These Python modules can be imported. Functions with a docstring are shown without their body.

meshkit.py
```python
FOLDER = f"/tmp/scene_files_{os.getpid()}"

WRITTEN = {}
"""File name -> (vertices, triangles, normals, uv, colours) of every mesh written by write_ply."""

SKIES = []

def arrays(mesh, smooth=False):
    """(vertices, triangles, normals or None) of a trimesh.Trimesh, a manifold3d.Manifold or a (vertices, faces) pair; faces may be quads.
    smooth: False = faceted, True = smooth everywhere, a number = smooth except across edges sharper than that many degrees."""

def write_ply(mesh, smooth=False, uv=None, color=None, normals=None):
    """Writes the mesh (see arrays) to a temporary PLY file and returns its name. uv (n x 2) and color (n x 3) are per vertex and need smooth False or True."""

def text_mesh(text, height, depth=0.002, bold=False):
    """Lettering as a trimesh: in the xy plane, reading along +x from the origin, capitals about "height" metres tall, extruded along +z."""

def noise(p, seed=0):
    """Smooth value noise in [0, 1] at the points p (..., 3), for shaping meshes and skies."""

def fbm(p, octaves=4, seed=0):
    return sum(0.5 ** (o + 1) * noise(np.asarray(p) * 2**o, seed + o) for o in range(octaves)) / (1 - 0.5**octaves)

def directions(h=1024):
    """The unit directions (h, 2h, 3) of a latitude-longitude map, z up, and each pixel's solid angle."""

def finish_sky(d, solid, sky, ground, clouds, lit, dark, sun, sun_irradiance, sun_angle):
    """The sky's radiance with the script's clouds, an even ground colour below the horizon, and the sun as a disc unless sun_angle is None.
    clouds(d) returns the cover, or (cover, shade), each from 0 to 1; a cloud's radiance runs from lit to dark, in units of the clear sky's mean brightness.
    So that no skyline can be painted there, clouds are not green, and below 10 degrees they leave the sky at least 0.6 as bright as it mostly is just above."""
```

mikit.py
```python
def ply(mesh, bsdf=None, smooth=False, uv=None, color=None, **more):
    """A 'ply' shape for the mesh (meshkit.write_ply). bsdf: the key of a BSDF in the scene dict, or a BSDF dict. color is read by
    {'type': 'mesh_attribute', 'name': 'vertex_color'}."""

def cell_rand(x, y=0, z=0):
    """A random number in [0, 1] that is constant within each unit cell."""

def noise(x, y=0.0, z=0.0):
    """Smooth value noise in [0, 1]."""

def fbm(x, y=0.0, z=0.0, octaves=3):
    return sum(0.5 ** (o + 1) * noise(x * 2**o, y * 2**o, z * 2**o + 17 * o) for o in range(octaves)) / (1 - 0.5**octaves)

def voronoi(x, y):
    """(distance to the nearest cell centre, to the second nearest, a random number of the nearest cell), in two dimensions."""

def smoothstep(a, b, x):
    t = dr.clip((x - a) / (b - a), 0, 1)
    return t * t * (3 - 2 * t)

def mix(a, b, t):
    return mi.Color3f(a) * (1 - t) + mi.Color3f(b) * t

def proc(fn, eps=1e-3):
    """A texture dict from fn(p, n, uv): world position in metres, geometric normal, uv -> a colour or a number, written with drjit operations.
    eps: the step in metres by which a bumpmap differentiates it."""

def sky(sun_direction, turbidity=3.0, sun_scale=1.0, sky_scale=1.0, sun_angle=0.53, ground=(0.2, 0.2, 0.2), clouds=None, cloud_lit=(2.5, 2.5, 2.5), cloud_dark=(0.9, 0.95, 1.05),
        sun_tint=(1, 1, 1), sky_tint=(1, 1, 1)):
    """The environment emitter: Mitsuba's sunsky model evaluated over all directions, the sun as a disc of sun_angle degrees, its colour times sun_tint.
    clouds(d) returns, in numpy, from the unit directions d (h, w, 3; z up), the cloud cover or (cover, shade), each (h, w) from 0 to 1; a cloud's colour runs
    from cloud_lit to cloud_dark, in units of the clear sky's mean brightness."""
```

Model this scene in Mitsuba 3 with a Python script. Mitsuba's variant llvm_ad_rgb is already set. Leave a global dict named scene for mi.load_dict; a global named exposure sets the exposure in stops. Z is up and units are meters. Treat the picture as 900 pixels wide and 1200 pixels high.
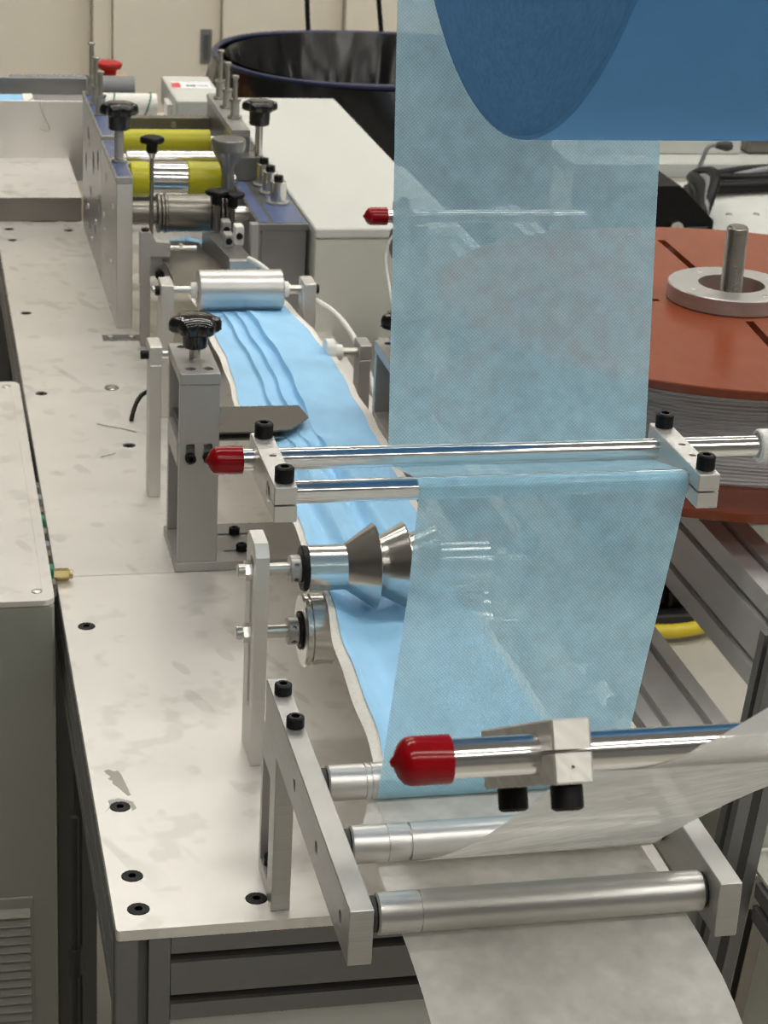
import math, random
import numpy as np, trimesh, drjit as dr, mitsuba as mi, mikit, meshkit
import manifold3d as m3
from shapely.geometry import Polygon, box as sbox, Point
from shapely import affinity
from mikit import noise, fbm, smoothstep, mix
random.seed(7); np.random.seed(7)
T4 = mi.ScalarTransform4f
scene, labels = {}, {}
PI = math.pi

# ------------------------------------------------------------------ camera, light, exposure
CAM = np.array([-0.128, -1.336, 1.625])
RIGHT = np.array([0.97671878, -0.20868936, 0.0496907])
DOWN = np.array([-0.03243112, -0.37261243, -0.92742019])
FWD = np.array([0.2120581, 0.90421719, -0.37070559])
M = np.eye(4)
M[:3, 0], M[:3, 1], M[:3, 2], M[:3, 3] = -RIGHT, -DOWN, FWD, CAM
FOCAL = 2477.4
scene['camera'] = {'type': 'thinlens', 'aperture_radius': 0.0010, 'focus_distance': 1.30, 'fov': math.degrees(2 * math.atan(450 / FOCAL)), 'fov_axis': 'x',
                   'near_clip': 0.05, 'far_clip': 60.0, 'to_world': T4(M.tolist())}
exposure = -0.16
LAMP = (11.0, 10.75, 10.0)
CEIL_Z = 2.9
LAMPS = [(x, y) for y in (-2.4, -1.45, 0.45, 2.1, 3.3) for x in (-0.3, 0.95, 2.2, 3.45)]

# ------------------------------------------------------------------ materials
def rgb(*c):
    return {'type': 'rgb', 'value': list(c)}
def mat(key, color, rough=0.5, metal=0.0, two=True, **kw):
    c = color if isinstance(color, dict) else rgb(*color)
    b = {'type': 'principled', 'base_color': c, 'roughness': rough, 'metallic': metal, **kw}
    scene[key] = {'type': 'twosided', 'bsdf': b} if two else b
    return key

def tab_col(p, n, uv):
    s = fbm(p.x * 9, p.y * 9, p.z * 9, 4)
    s2 = smoothstep(0.60, 0.78, fbm(p.x * 38 + 3, p.y * 38, 0.0, 3))
    d = mi.Color3f(0.80, 0.77, 0.735) * (0.90 + 0.16 * s)
    sc = smoothstep(0.80, 0.88, noise(p.x * 55 + p.y * 22, p.y * 16 - p.x * 9, 2.0)) * smoothstep(0.5, 0.7, noise(p.x * 7, p.y * 7, 9.0))
    d = mix(d, mi.Color3f(0.52, 0.50, 0.46), 0.30 * s2 + 0.4 * sc)
    return d
mat('m_table', mikit.proc(tab_col), 0.36, 0.55)
def brushed(p, n, uv):
    return mi.Color3f(0.46, 0.45, 0.43) * (0.93 + 0.12 * noise(p.x * 40, p.y * 40, p.z * 900))
mat('m_alu', (0.40, 0.39, 0.375), 0.36, 0.45)
mat('m_alu_brushed', mikit.proc(brushed), 0.36, 0.6)
mat('m_alu_bright', (0.74, 0.725, 0.69), 0.42, 0.8)
def milled(p, n, uv):
    return mi.Color3f(0.78, 0.76, 0.71) * (0.90 + 0.14 * smoothstep(0.3, 0.7, noise((p.x + p.z) * 420, (p.x - p.z) * 40, p.y * 40)))
mat('m_alu_milled', mikit.proc(milled), 0.5, 0.75)
mat('m_alu_dark', (0.27, 0.27, 0.27), 0.34, 0.9)
mat('m_profile', (0.165, 0.165, 0.162), 0.36, 0.4)  # shaded copy of the profile aluminium, shade put into the base colour
mat('m_profile_lit', (0.74, 0.74, 0.725), 0.42, 0.4)  # lit copy of the same aluminium, brightness painted in for the rails
mat('m_plate', (0.42, 0.42, 0.415), 0.30, 0.75)
mat('m_roller', (0.64, 0.63, 0.61), 0.37, 0.9)
mat('m_chrome', (0.82, 0.81, 0.79), 0.14, 1.0)
mat('m_steel', (0.68, 0.66, 0.63), 0.19, 1.0)
mat('m_screw_steel', (0.56, 0.54, 0.49), 0.28, 1.0)
mat('m_folding', (0.13, 0.12, 0.107), 0.34, 0.8)
mat('m_gunmetal', (0.24, 0.225, 0.20), 0.33, 0.9)
mat('m_black', (0.005, 0.005, 0.0055), 0.45, specular=0.22)
mat('m_black_gloss', (0.008, 0.008, 0.009), 0.10, specular=0.6)
mat('m_dark', (0.035, 0.035, 0.035), 0.6)
mat('m_red', (0.27, 0.002, 0.006), 0.16, specular=0.35)
mat('m_red_button', (0.42, 0.012, 0.015), 0.4)
mat('m_orange', (0.80, 0.36, 0.08), 0.5)
mat('m_yellow', (0.47, 0.44, 0.012), 0.35)
mat('m_yellow_hose', (0.66, 0.52, 0.03), 0.4)
mat('m_white_paint', (0.55, 0.558, 0.53), 0.42)
mat('m_pale_paint', (0.52, 0.525, 0.47), 0.5)
mat('m_grey_paint', (0.35, 0.355, 0.31), 0.5)
mat('m_cream', (0.90, 0.83, 0.70), 0.55)
mat('m_cream_seam', (0.42, 0.385, 0.32), 0.7)
mat('m_grey_plastic', (0.20, 0.205, 0.215), 0.45)
mat('m_white_plastic', (0.78, 0.77, 0.73), 0.4)
mat('m_blue_film', (0.075, 0.105, 0.21), 0.3, specular=0.6)
mat('m_green', (0.02, 0.19, 0.10), 0.5)
mat('m_sticker_white', (0.75, 0.76, 0.78), 0.5)
mat('m_ink', (0.06, 0.07, 0.10), 0.6)
mat('m_ink_blue', (0.42, 0.47, 0.58), 0.6)
mat('m_sticker_red', (0.62, 0.08, 0.08), 0.5)
mat('m_bag', (0.006, 0.006, 0.007), 0.2, specular=0.55)
mat('m_navy', (0.012, 0.017, 0.055), 0.35)
mat('m_brass', (0.38, 0.30, 0.14), 0.3, 1.0)
mat('m_paper_grey', (0.45, 0.43, 0.39), 0.8)
mat('m_thread', (0.50, 0.47, 0.43), 0.9)
def floor_col(p, n, uv):
    return mi.Color3f(0.46, 0.435, 0.39) * (0.92 + 0.12 * fbm(p.x * 3, p.y * 3, 0.0, 3))
mat('m_floor', mikit.proc(floor_col), 0.32)
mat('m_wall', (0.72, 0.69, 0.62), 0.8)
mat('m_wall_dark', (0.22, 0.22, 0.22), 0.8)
mat('m_ceiling', (0.52, 0.52, 0.51), 0.9)
def phen(p, n, uv):
    g = noise(p.x * 160, p.y * 20, p.z * 20)
    return mi.Color3f(0.22, 0.046, 0.016) * (0.88 + 0.20 * fbm(p.x * 30, p.y * 30, p.z * 30, 3) + 0.05 * g)
mat('m_phenolic', mikit.proc(phen), 0.20, specular=0.5)
def wire_col(p, n, uv):
    return mi.Color3f(0.43, 0.42, 0.42) * (1.05 + 0.5 * noise(p.x * 30, p.y * 30, p.z * 520))
mat('m_wire', mikit.proc(wire_col), 0.55)
def roll_side(p, n, uv):
    return mi.Color3f(0.095, 0.335, 0.74) * (0.93 + 0.12 * fbm(p.x * 14, p.y * 14, p.z * 14, 3))
mat('m_roll', mikit.proc(roll_side), 0.75, sheen=0.3)
def roll_face(p, n, uv):
    r = dr.sqrt(dr.square(p.y + 0.167) + dr.square(p.z - 1.677)); a = dr.atan2(p.z - 1.677, p.y + 0.167)
    g = noise(r * 700, a * 60, 0.0); h = noise(r * 300, a * 40, 5.0)
    return mi.Color3f(0.080, 0.26, 0.56) * (0.88 + 0.14 * g + 0.10 * h)
mat('m_roll_face', mikit.proc(roll_face), 0.85)

# non-woven fabrics: porous sheets; uv in millimetres (across, along)
def dots(uv, pitch=2.7):
    a, b = (uv.x + uv.y) * (PI / pitch), (uv.x - uv.y) * (PI / pitch)
    return smoothstep(0.28, 0.85, dr.abs(dr.sin(a) * dr.sin(b)))
def web_opacity(p, n, uv):
    m = fbm(uv.x * 0.10, uv.y * 0.10, 1.0, 4)
    return dr.clip(0.76 + 0.19 * dots(uv) - 0.22 * (m - 0.5), 0.5, 0.98)
def web_col(p, n, uv):
    m = fbm(uv.x * 0.16, uv.y * 0.16, 4.0, 4)
    return mi.Color3f(0.56, 0.85, 1.0) * (0.90 + 0.16 * m)
def thin(key, col, trans, op, rough=0.8):
    scene[key] = {'type': 'blendbsdf', 'weight': op if isinstance(op, float) else mikit.proc(op), 'bsdf_0': {'type': 'null'},
                  'bsdf_1': {'type': 'principledthin', 'base_color': mikit.proc(col), 'roughness': rough, 'diff_trans': trans, 'eta': 1.35}}
    return key
thin('m_web', web_col, 1.0, web_opacity, 0.5)
def white_col(p, n, uv):
    m = fbm(uv.x * 0.07, uv.y * 0.07, 2.0, 4)
    return mi.Color3f(0.84, 0.83, 0.80) * (0.82 + 0.30 * m)
def white_op(p, n, uv):
    return dr.clip(0.90 - 0.14 * (fbm(uv.x * 0.12, uv.y * 0.12, 7.0, 3) - 0.4), 0.6, 1.0)
thin('m_white_web', white_col, 0.5, white_op)
def strip_col(p, n, uv):
    m = fbm(uv.x * 0.05, uv.y * 0.03, 2.0, 3)
    return mi.Color3f(0.31, 0.59, 0.86) * (0.92 + 0.14 * m)
mat('m_strip', mikit.proc(strip_col), 0.6, sheen=0.3)
def border_col(p, n, uv):
    return mi.Color3f(0.74, 0.71, 0.66) * (0.92 + 0.12 * noise(uv.x * 0.6, uv.y * 0.6, 0.0))
mat('m_strip_white', mikit.proc(border_col), 0.8)

# ------------------------------------------------------------------ helpers
def numbered(name):
    if name not in labels and name not in scene and not any(k.startswith(name + '__') for k in scene):
        return name
    i = 1
    while True:
        k = f'{name}_{i:03d}'
        if k not in labels and k not in scene and not any(q.startswith(k + '__') for q in scene):
            return k
        i += 1
def thing(name, label, cat, group=None, kind=None):
    key = numbered(name); labels[key] = {'label': label, 'category': cat}
    if group: labels[key]['group'] = group
    if kind: labels[key]['kind'] = kind
    return key
def obj(name, mesh, m, parent=None, smooth=False, label=None, uv=None, **kw):
    key = numbered((parent + '__' if parent else '') + name)
    scene[key] = mikit.ply(mesh, m, smooth=smooth, uv=uv, **kw)
    if label: labels[key] = {'label': label}
    return key
def solo(name, mesh, m, label, cat, smooth=False, group=None, **kw):
    key = thing(name, label, cat, group)
    scene[key] = mikit.ply(mesh, m, smooth=smooth, **kw)
    return key
def struct(name, mesh, m, label=None):
    scene[name] = mikit.ply(mesh, m); labels[name] = {'label': label or name.replace('_', ' '), 'kind': 'structure'}

def tm(x):
    m = x.to_mesh(); return trimesh.Trimesh(m.vert_properties[:, :3], m.tri_verts, process=False)
def man(t):
    return m3.Manifold(m3.Mesh(np.asarray(t.vertices, np.float32), np.asarray(t.faces, np.uint32)))
def bx(x0, x1, y0, y1, z0, z1, b=0.0006):
    b = min(b, 0.45 * min(x1 - x0, y1 - y0, z1 - z0))
    lo, hi = np.array([x0, y0, z0]), np.array([x1, y1, z1]); P = []
    for s in np.ndindex(2, 2, 2):
        c = np.where(np.array(s) == 0, lo, hi); d = np.where(np.array(s) == 0, 1, -1) * b
        for k in range(3):
            q = c + d; q[k] = c[k]; P.append(q)
    return tm(m3.Manifold.hull_points(np.array(P)))
def frame(d):
    d = np.asarray(d, float); d = d / np.linalg.norm(d)
    a = np.cross(d, [0, 0, 1.0]) if abs(d[2]) < 0.9 else np.cross(d, [0, 1.0, 0])
    a /= np.linalg.norm(a); return a, np.cross(d, a), d
def lathe(p0, d, prof, n=32, lobes=0, amp=0.0):
    """prof: (distance along d, radius) pairs; closed on the axis at both ends when the radius is 0."""
    a, b, d = frame(d); p0 = np.asarray(p0, float); th = np.arange(n) * 2 * PI / n
    V = []
    for q in prof:
        s, r = q[0], q[1]; am = q[2] if len(q) > 2 else amp
        rr = r * (1 + am * np.cos(lobes * th)) if lobes else r * np.ones(n)
        V.append(p0 + d * s + rr[:, None] * (np.cos(th)[:, None] * a + np.sin(th)[:, None] * b))
    V = np.vstack(V); F = []
    for k in range(len(prof) - 1):
        i = np.arange(n); j = (i + 1) % n; A, B = k * n, (k + 1) * n
        F += [np.stack([A + i, B + j, B + i], 1), np.stack([A + i, A + j, B + j], 1)]
    m = trimesh.Trimesh(V, np.vstack(F), process=False)
    m.merge_vertices(); m.update_faces(m.nondegenerate_faces()); m.fix_normals()
    return m
def cyl(p0, p1, r, n=28, b=0.0006):
    p0, p1 = np.asarray(p0, float), np.asarray(p1, float); L = np.linalg.norm(p1 - p0); b = min(b, r * 0.4, L * 0.3)
    return lathe(p0, p1 - p0, [(0, 0), (0, r - b), (b, r), (L - b, r), (L, r - b), (L, 0)], n)
def tube(pts, r, n=10, sub=6):
    P = np.asarray(pts, float)
    if sub > 1 and len(P) > 2:
        from scipy.interpolate import CubicSpline
        t = np.r_[0, np.cumsum(np.linalg.norm(np.diff(P, axis=0), axis=1))]
        P = CubicSpline(t, P)(np.linspace(0, t[-1], (len(P) - 1) * sub + 1))
    t = np.gradient(P, axis=0); t /= np.linalg.norm(t, axis=1, keepdims=True)
    a = frame(t[0])[0]; V = []
    th = np.arange(n) * 2 * PI / n
    for k in range(len(P)):
        a = a - t[k] * a.dot(t[k]); a /= np.linalg.norm(a); b = np.cross(t[k], a)
        V.append(P[k] + r * (np.cos(th)[:, None] * a + np.sin(th)[:, None] * b))
    V = np.vstack(V + [P[:1], P[-1:]]); N = len(P); F = []
    i = np.arange(n); j = (i + 1) % n
    for k in range(N - 1):
        F += [np.stack([k * n + i, k * n + j, (k + 1) * n + j], 1), np.stack([k * n + i, (k + 1) * n + j, (k + 1) * n + i], 1)]
    F += [np.stack([j, i, 0 * i + N * n], 1), np.stack([(N - 1) * n + i, (N - 1) * n + j, 0 * i + N * n + 1], 1)]
    return trimesh.Trimesh(V, np.vstack(F), process=False)
def prism(poly, h, plane='xy', off=0.0):
    """extrude a shapely polygon by h; plane names the two axes of the polygon; off is the start along the third axis."""
    g = trimesh.creation.extrude_polygon(poly, h, engine='earcut')
    v = np.array(g.vertices); w = np.empty_like(v); v[:, 2] += off
    ax = {'x': 0, 'y': 1, 'z': 2}; i, j = ax[plane[0]], ax[plane[1]]; k = 3 - i - j
    w[:, i], w[:, j], w[:, k] = v[:, 0], v[:, 1], v[:, 2]
    g = trimesh.Trimesh(w, g.faces, process=False); g.fix_normals(); return g
def minus(a, *bs):
    m = man(a)
    for b in bs: m = m - man(b)
    return tm(m)
def plus(*a):
    return trimesh.util.concatenate(list(a))
def move(m, R=None, t=(0, 0, 0), about=(0, 0, 0)):
    v = np.array(m.vertices) - about
    if R is not None: v = v @ np.asarray(R).T
    return trimesh.Trimesh(v + about + np.asarray(t), m.faces, process=False)
def rot(axis, deg):
    return trimesh.transformations.rotation_matrix(math.radians(deg), axis)[:3, :3]
def sheet(G, uvs=None):
    G = np.asarray(G, float); n, m = G.shape[:2]
    i, j = np.meshgrid(np.arange(n - 1), np.arange(m - 1), indexing='ij'); a = (i * m + j).ravel()
    F = np.vstack([np.stack([a, a + 1, a + m + 1], 1), np.stack([a, a + m + 1, a + m], 1)])
    if uvs is None:
        u = np.zeros((n, m)); u[:, 1:] = np.cumsum(np.linalg.norm(np.diff(G, axis=1), axis=2), 1)
        w = np.zeros((n, m)); w[1:] = np.cumsum(np.linalg.norm(np.diff(G, axis=0), axis=2), 0)
        u = u - u.mean(1, keepdims=True); w = np.repeat(w.mean(1, keepdims=True), m, 1)
        uvs = np.stack([u, w], 2) * 1000
    return trimesh.Trimesh(G.reshape(-1, 3), F, process=False), uvs.reshape(-1, 2)
def profile(w, h, pitch=0.04):
    """aluminium slot profile, w x h, centred."""
    def slots(L):
        k = max(1, round(L / pitch)); return [(-L / 2 + L / k * (i + 0.5)) for i in range(k)]
    P = sbox(-w / 2, -h / 2, w / 2, h / 2); cut = []
    o, d1, d2, wi = 0.0041, 0.0045, min(w, h) / 2 - 0.0055, 0.0095 if min(w, h) > 0.035 else 0.0070
    t = Polygon([(-o, 0.001), (o, 0.001), (o, -d1), (wi, -d1), (o, -d2), (-o, -d2), (-wi, -d1), (-o, -d1)])
    for x in slots(w):
        cut += [affinity.translate(t, x, h / 2), affinity.translate(affinity.rotate(t, 180, origin=(0, 0)), x, -h / 2)]
    for y in slots(h):
        cut += [affinity.translate(affinity.rotate(t, -90, origin=(0, 0)), w / 2, y), affinity.translate(affinity.rotate(t, 90, origin=(0, 0)), -w / 2, y)]
    for c in cut: P = P.difference(c)
    return max(P.geoms, key=lambda g: g.area) if hasattr(P, 'geoms') else P
def beam(axis, c, L0, L1, w, h, pitch=0.04):
    """profile beam along an axis; c = centre in the two other axes (in xyz order), w/h likewise."""
    pl = {'x': 'yz', 'y': 'xz', 'z': 'xy'}[axis]
    return prism(affinity.translate(profile(w, h, pitch), *c), L1 - L0, pl, L0)
def hexagon(r):
    return Polygon([(r * math.cos(a), r * math.sin(a)) for a in np.arange(6) * PI / 3])
def cap_screw(base, d=(0, 0, 1), r=0.0065, h=0.0085):
    """socket head cap screw, head standing on base along d."""
    m = lathe((0, 0, 0), (0, 0, 1), [(0, 0), (0, r - 0.0004), (0.0004, r), (h - 0.0012, r), (h - 0.0002, r - 0.0011), (h, r - 0.0022), (h, 0)], 24)
    m = minus(m, prism(hexagon(r * 0.50), h, 'xy', h * 0.42))
    a, b, d = frame(d)
    return trimesh.Trimesh(np.array(m.vertices) @ np.stack([a, b, d]) + np.asarray(base, float), m.faces, process=False)
def csk_screw(x, y, z=0.75, r=0.0082):
    m = lathe((x, y, z - 0.004), (0, 0, 1), [(0, 0), (0, r * 0.7), (0.0035, r), (0.0044, r), (0.0047, r - 0.0006), (0.0047, 0)], 24)
    return minus(m, prism(affinity.translate(hexagon(r * 0.42), x, y), 0.01, 'xy', z - 0.0025))
def star_knob(c, r=0.024, h=0.016, hub_r=0.013, hub_h=0.016, lobes=6):
    """knob with lobes, its top at c + h; the hub below reaches c - hub_h."""
    pr = [(-hub_h, 0, 0), (-hub_h, hub_r * 0.92, 0), (-hub_h + 0.001, hub_r, 0), (-0.001, hub_r * 1.05, 0), (0, r * 0.90, 0.09), (0.002, r, 0.10),
          (h * 0.55, r * 1.0, 0.10), (h * 0.78, r * 0.95, 0.09), (h * 0.93, r * 0.78, 0.05), (h, r * 0.45, 0.01), (h * 1.03, 0, 0)]
    return lathe(c, (0, 0, 1), pr, 72, lobes=lobes)
def red_cap(p, d, r, L):
    """vinyl cap: starts at p (open end), runs along d."""
    return lathe(p, d, [(0.001, r * 0.82), (0.0, r * 0.985), (L * 0.05, r), (L * 0.60, r), (L * 0.70, r * 0.975), (L * 0.78, r * 0.88), (L * 0.86, r * 0.66), (L * 0.91, r * 0.42), (L * 0.935, r * 0.24), (L * 0.975, r * 0.17), (L * 0.995, r * 0.08), (L, 0)], 32)

# ------------------------------------------------------------------ the room
struct('floor', bx(-3.6, 4.2, -4.2, 4.8, -0.05, 0.0, 0), 'm_floor', 'beige coated factory floor')
struct('ceiling', bx(-3.6, 4.2, -4.2, 4.8, CEIL_Z, CEIL_Z + 0.05, 0), 'm_ceiling', 'pale ceiling above the machine')
struct('wall_back', bx(-3.6, 4.2, 4.75, 4.8, 0, CEIL_Z, 0), 'm_wall', 'pale wall behind the cupboards')
struct('wall_front', bx(-3.6, 4.2, -4.2, -4.15, 0, CEIL_Z, 0), 'm_wall_dark', 'dark wall behind the camera')  # unseen front and side walls, coloured dark to cut ambient light
struct('wall_left', bx(-3.6, -3.55, -4.15, 4.75, 0, CEIL_Z, 0), 'm_wall_dark', 'dark wall left of the machine')
struct('wall_right', bx(4.15, 4.2, -4.15, 4.75, 0, CEIL_Z, 0), 'm_wall_dark', 'dark wall right of the machine')
frm = minus(bx(-0.62, 0.62, -0.15, 0.15, -0.05, 0, 0.002), bx(-0.595, 0.595, -0.125, 0.125, -0.06, -0.02, 0))
dif = (np.array([[-0.595, -0.125, -0.03], [0.595, -0.125, -0.03], [0.595, 0.125, -0.03], [-0.595, 0.125, -0.03]]), np.array([[0, 2, 1], [0, 3, 2]]))
ROWS = {-2.4: 'well behind the camera', -1.45: 'just behind the camera', 0.45: 'above the chrome rods', 2.1: 'above the roller station', 3.3: 'above the cream cupboards'}
COLS = {-0.3: 'leftmost', 0.95: 'second from the left', 2.2: 'third from the left', 3.45: 'rightmost'}
for x, y in LAMPS:
    t = thing('ceiling_light', f'slim white ceiling light panel {ROWS[y]}, {COLS[x]} of its row', 'ceiling light', 'light panels in rows under the ceiling')
    at = (x, y, CEIL_Z)
    obj('frame', move(frm, t=at), 'm_white_plastic', t)
    obj('diffuser', (dif[0] + at, dif[1]), 'm_white_plastic', t, emitter={'type': 'area', 'radiance': rgb(*LAMP)})

# ------------------------------------------------------------------ bench
B = thing('machine_bench', 'long machine bench with a bright scuffed aluminium top on a slotted profile frame', 'workbench')
holes = [(0.019, 0.075), (0.019, 0.028), (0.109, 0.031), (0.020, 0.182), (0.021, 0.532), (0.112, 1.034), (0.021, 1.232), (0.021, 1.586), (0.022, 1.99), (0.020, 2.06), (0.115, 2.05), (0.42, 0.03)]
slots_tp = [(0.150, 0.136, 0.020), (0.152, 0.09, 0.020)]
t1 = prism(sbox(0, 0, 0.44, 0.6525).buffer(-0.003).buffer(0.003), 0.009, 'xy', 0.741)
t2 = prism(sbox(0, 0.6535, 0.44, 2.105), 0.009, 'xy', 0.741)
for (x, y) in holes:
    c = cyl((x, y, 0.73), (x, y, 0.76), 0.0086 if y < 0.7 else 0.0078, 24, 0)
    if y < 0.653: t1 = minus(t1, c)
    else: t2 = minus(t2, c)
obj('top_plate', t1, 'm_table', B); obj('top_plate', t2, 'm_table', B)
for (x, y) in holes:
    obj('screw', csk_screw(x, y, 0.75 if y < 0.7 else 0.7485, 0.0082 if y < 0.7 else 0.0074), 'm_black', B, smooth=35)
obj('front_beam', beam('x', (0.02, 0.7045), 0.0405, 0.4450, 0.04, 0.073, 0.0365), 'm_profile', B)
obj('corner_post', beam('z', (0.02, 0.02), 0.0, 0.7405, 0.04, 0.04), 'm_profile', B)
obj('corner_post', beam('z', (0.02, 0.66), 0.0, 0.66, 0.04, 0.04), 'm_profile', B)
obj('corner_post', beam('z', (0.02, 2.08), 0.0, 0.66, 0.04, 0.04), 'm_profile', B)
obj('corner_post', beam('z', (0.425, 0.02), 0.0, 0.667, 0.04, 0.04), 'm_profile', B)
obj('corner_post', beam('z', (0.425, 2.08), 0.0, 0.66, 0.04, 0.04), 'm_profile', B)
obj('side_beam', beam('y', (0.02, 0.7005), 0.0405, 2.105, 0.04, 0.08), 'm_profile', B)
obj('side_beam', beam('y', (0.425, 0.7005), 0.0405, 1.40, 0.04, 0.08), 'm_profile', B)
obj('front_panel', bx(0.041, 0.404, 0.012, 0.016, 0.05, 0.667), 'm_white_paint', B, label='cream sheet panel under the front beam')
obj('rear_beam', beam('x', (1.0, 0.7), 0.041, 0.404, 0.04, 0.08), 'm_profile', B)
flake = Polygon([(0.012, 0.243), (0.016, 0.246), (0.021, 0.241), (0.0235, 0.243), (0.026, 0.236), (0.0305, 0.2), (0.028, 0.199), (0.022, 0.213), (0.017, 0.222), (0.0185, 0.226), (0.014, 0.229), (0.017, 0.233)])
obj('film_residue', prism(flake, 0.0003, 'xy', 0.75), 'm_paper_grey', B, label='torn grey film residue')
obj('film_residue', prism(Polygon([(0.007, 0.175), (0.012, 0.183), (0.011, 0.193), (0.020, 0.196), (0.031, 0.189), (0.033, 0.178), (0.029, 0.174), (0.0285, 0.186), (0.020, 0.192), (0.012, 0.187), (0.011, 0.180)]), 0.0003, 'xy', 0.75), 'm_paper_grey', B)
obj('clip_plate', bx(0.118, 0.172, 1.448, 1.472, 0.75, 0.7515, 0.0003), 'm_alu_dark', B)
for x in (0.129, 0.158): obj('clip_screw', lathe((x, 1.460, 0.7515), (0, 0, 1), [(0, 0), (0, 0.0045), (0.0015, 0.004), (0.0025, 0.002), (0.0025, 0)], 16), 'm_steel', B, smooth=40)
solo('washer', minus(cyl((0.111, 1.247, 0.7503), (0.111, 1.247, 0.7518), 0.0095, 28, 0.0004), cyl((0.111, 1.247, 0.74), (0.111, 1.247, 0.76), 0.0052, 24, 0)), 'm_steel', 'loose steel washer lying on the bench top left of the grey stand', 'washer')
solo('loose_thread', tube([(0.081, 1.112, 0.7508), (0.09, 1.104, 0.7508), (0.108, 1.092, 0.7508), (0.125, 1.078, 0.7508)], 0.0007, 6), 'm_thread', 'pale scrap of thread lying on the bench top below the washer', 'thread')
solo('loose_thread', tube([(0.075, 0.995, 0.7508), (0.082, 0.999, 0.7508), (0.094, 1.008, 0.7508)], 0.0006, 6), 'm_thread', 'short pale thread scrap on the bench top beside a drilled hole', 'thread')
solo('cable_end', tube([(0.123, 1.118, 0.752), (0.131, 1.14, 0.765), (0.147, 1.165, 0.772), (0.165, 1.18, 0.765), (0.18, 1.2, 0.752)], 0.0028, 10), 'm_black', 'short black cable arching off the bench top behind the slim grey post', 'cable')

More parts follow.
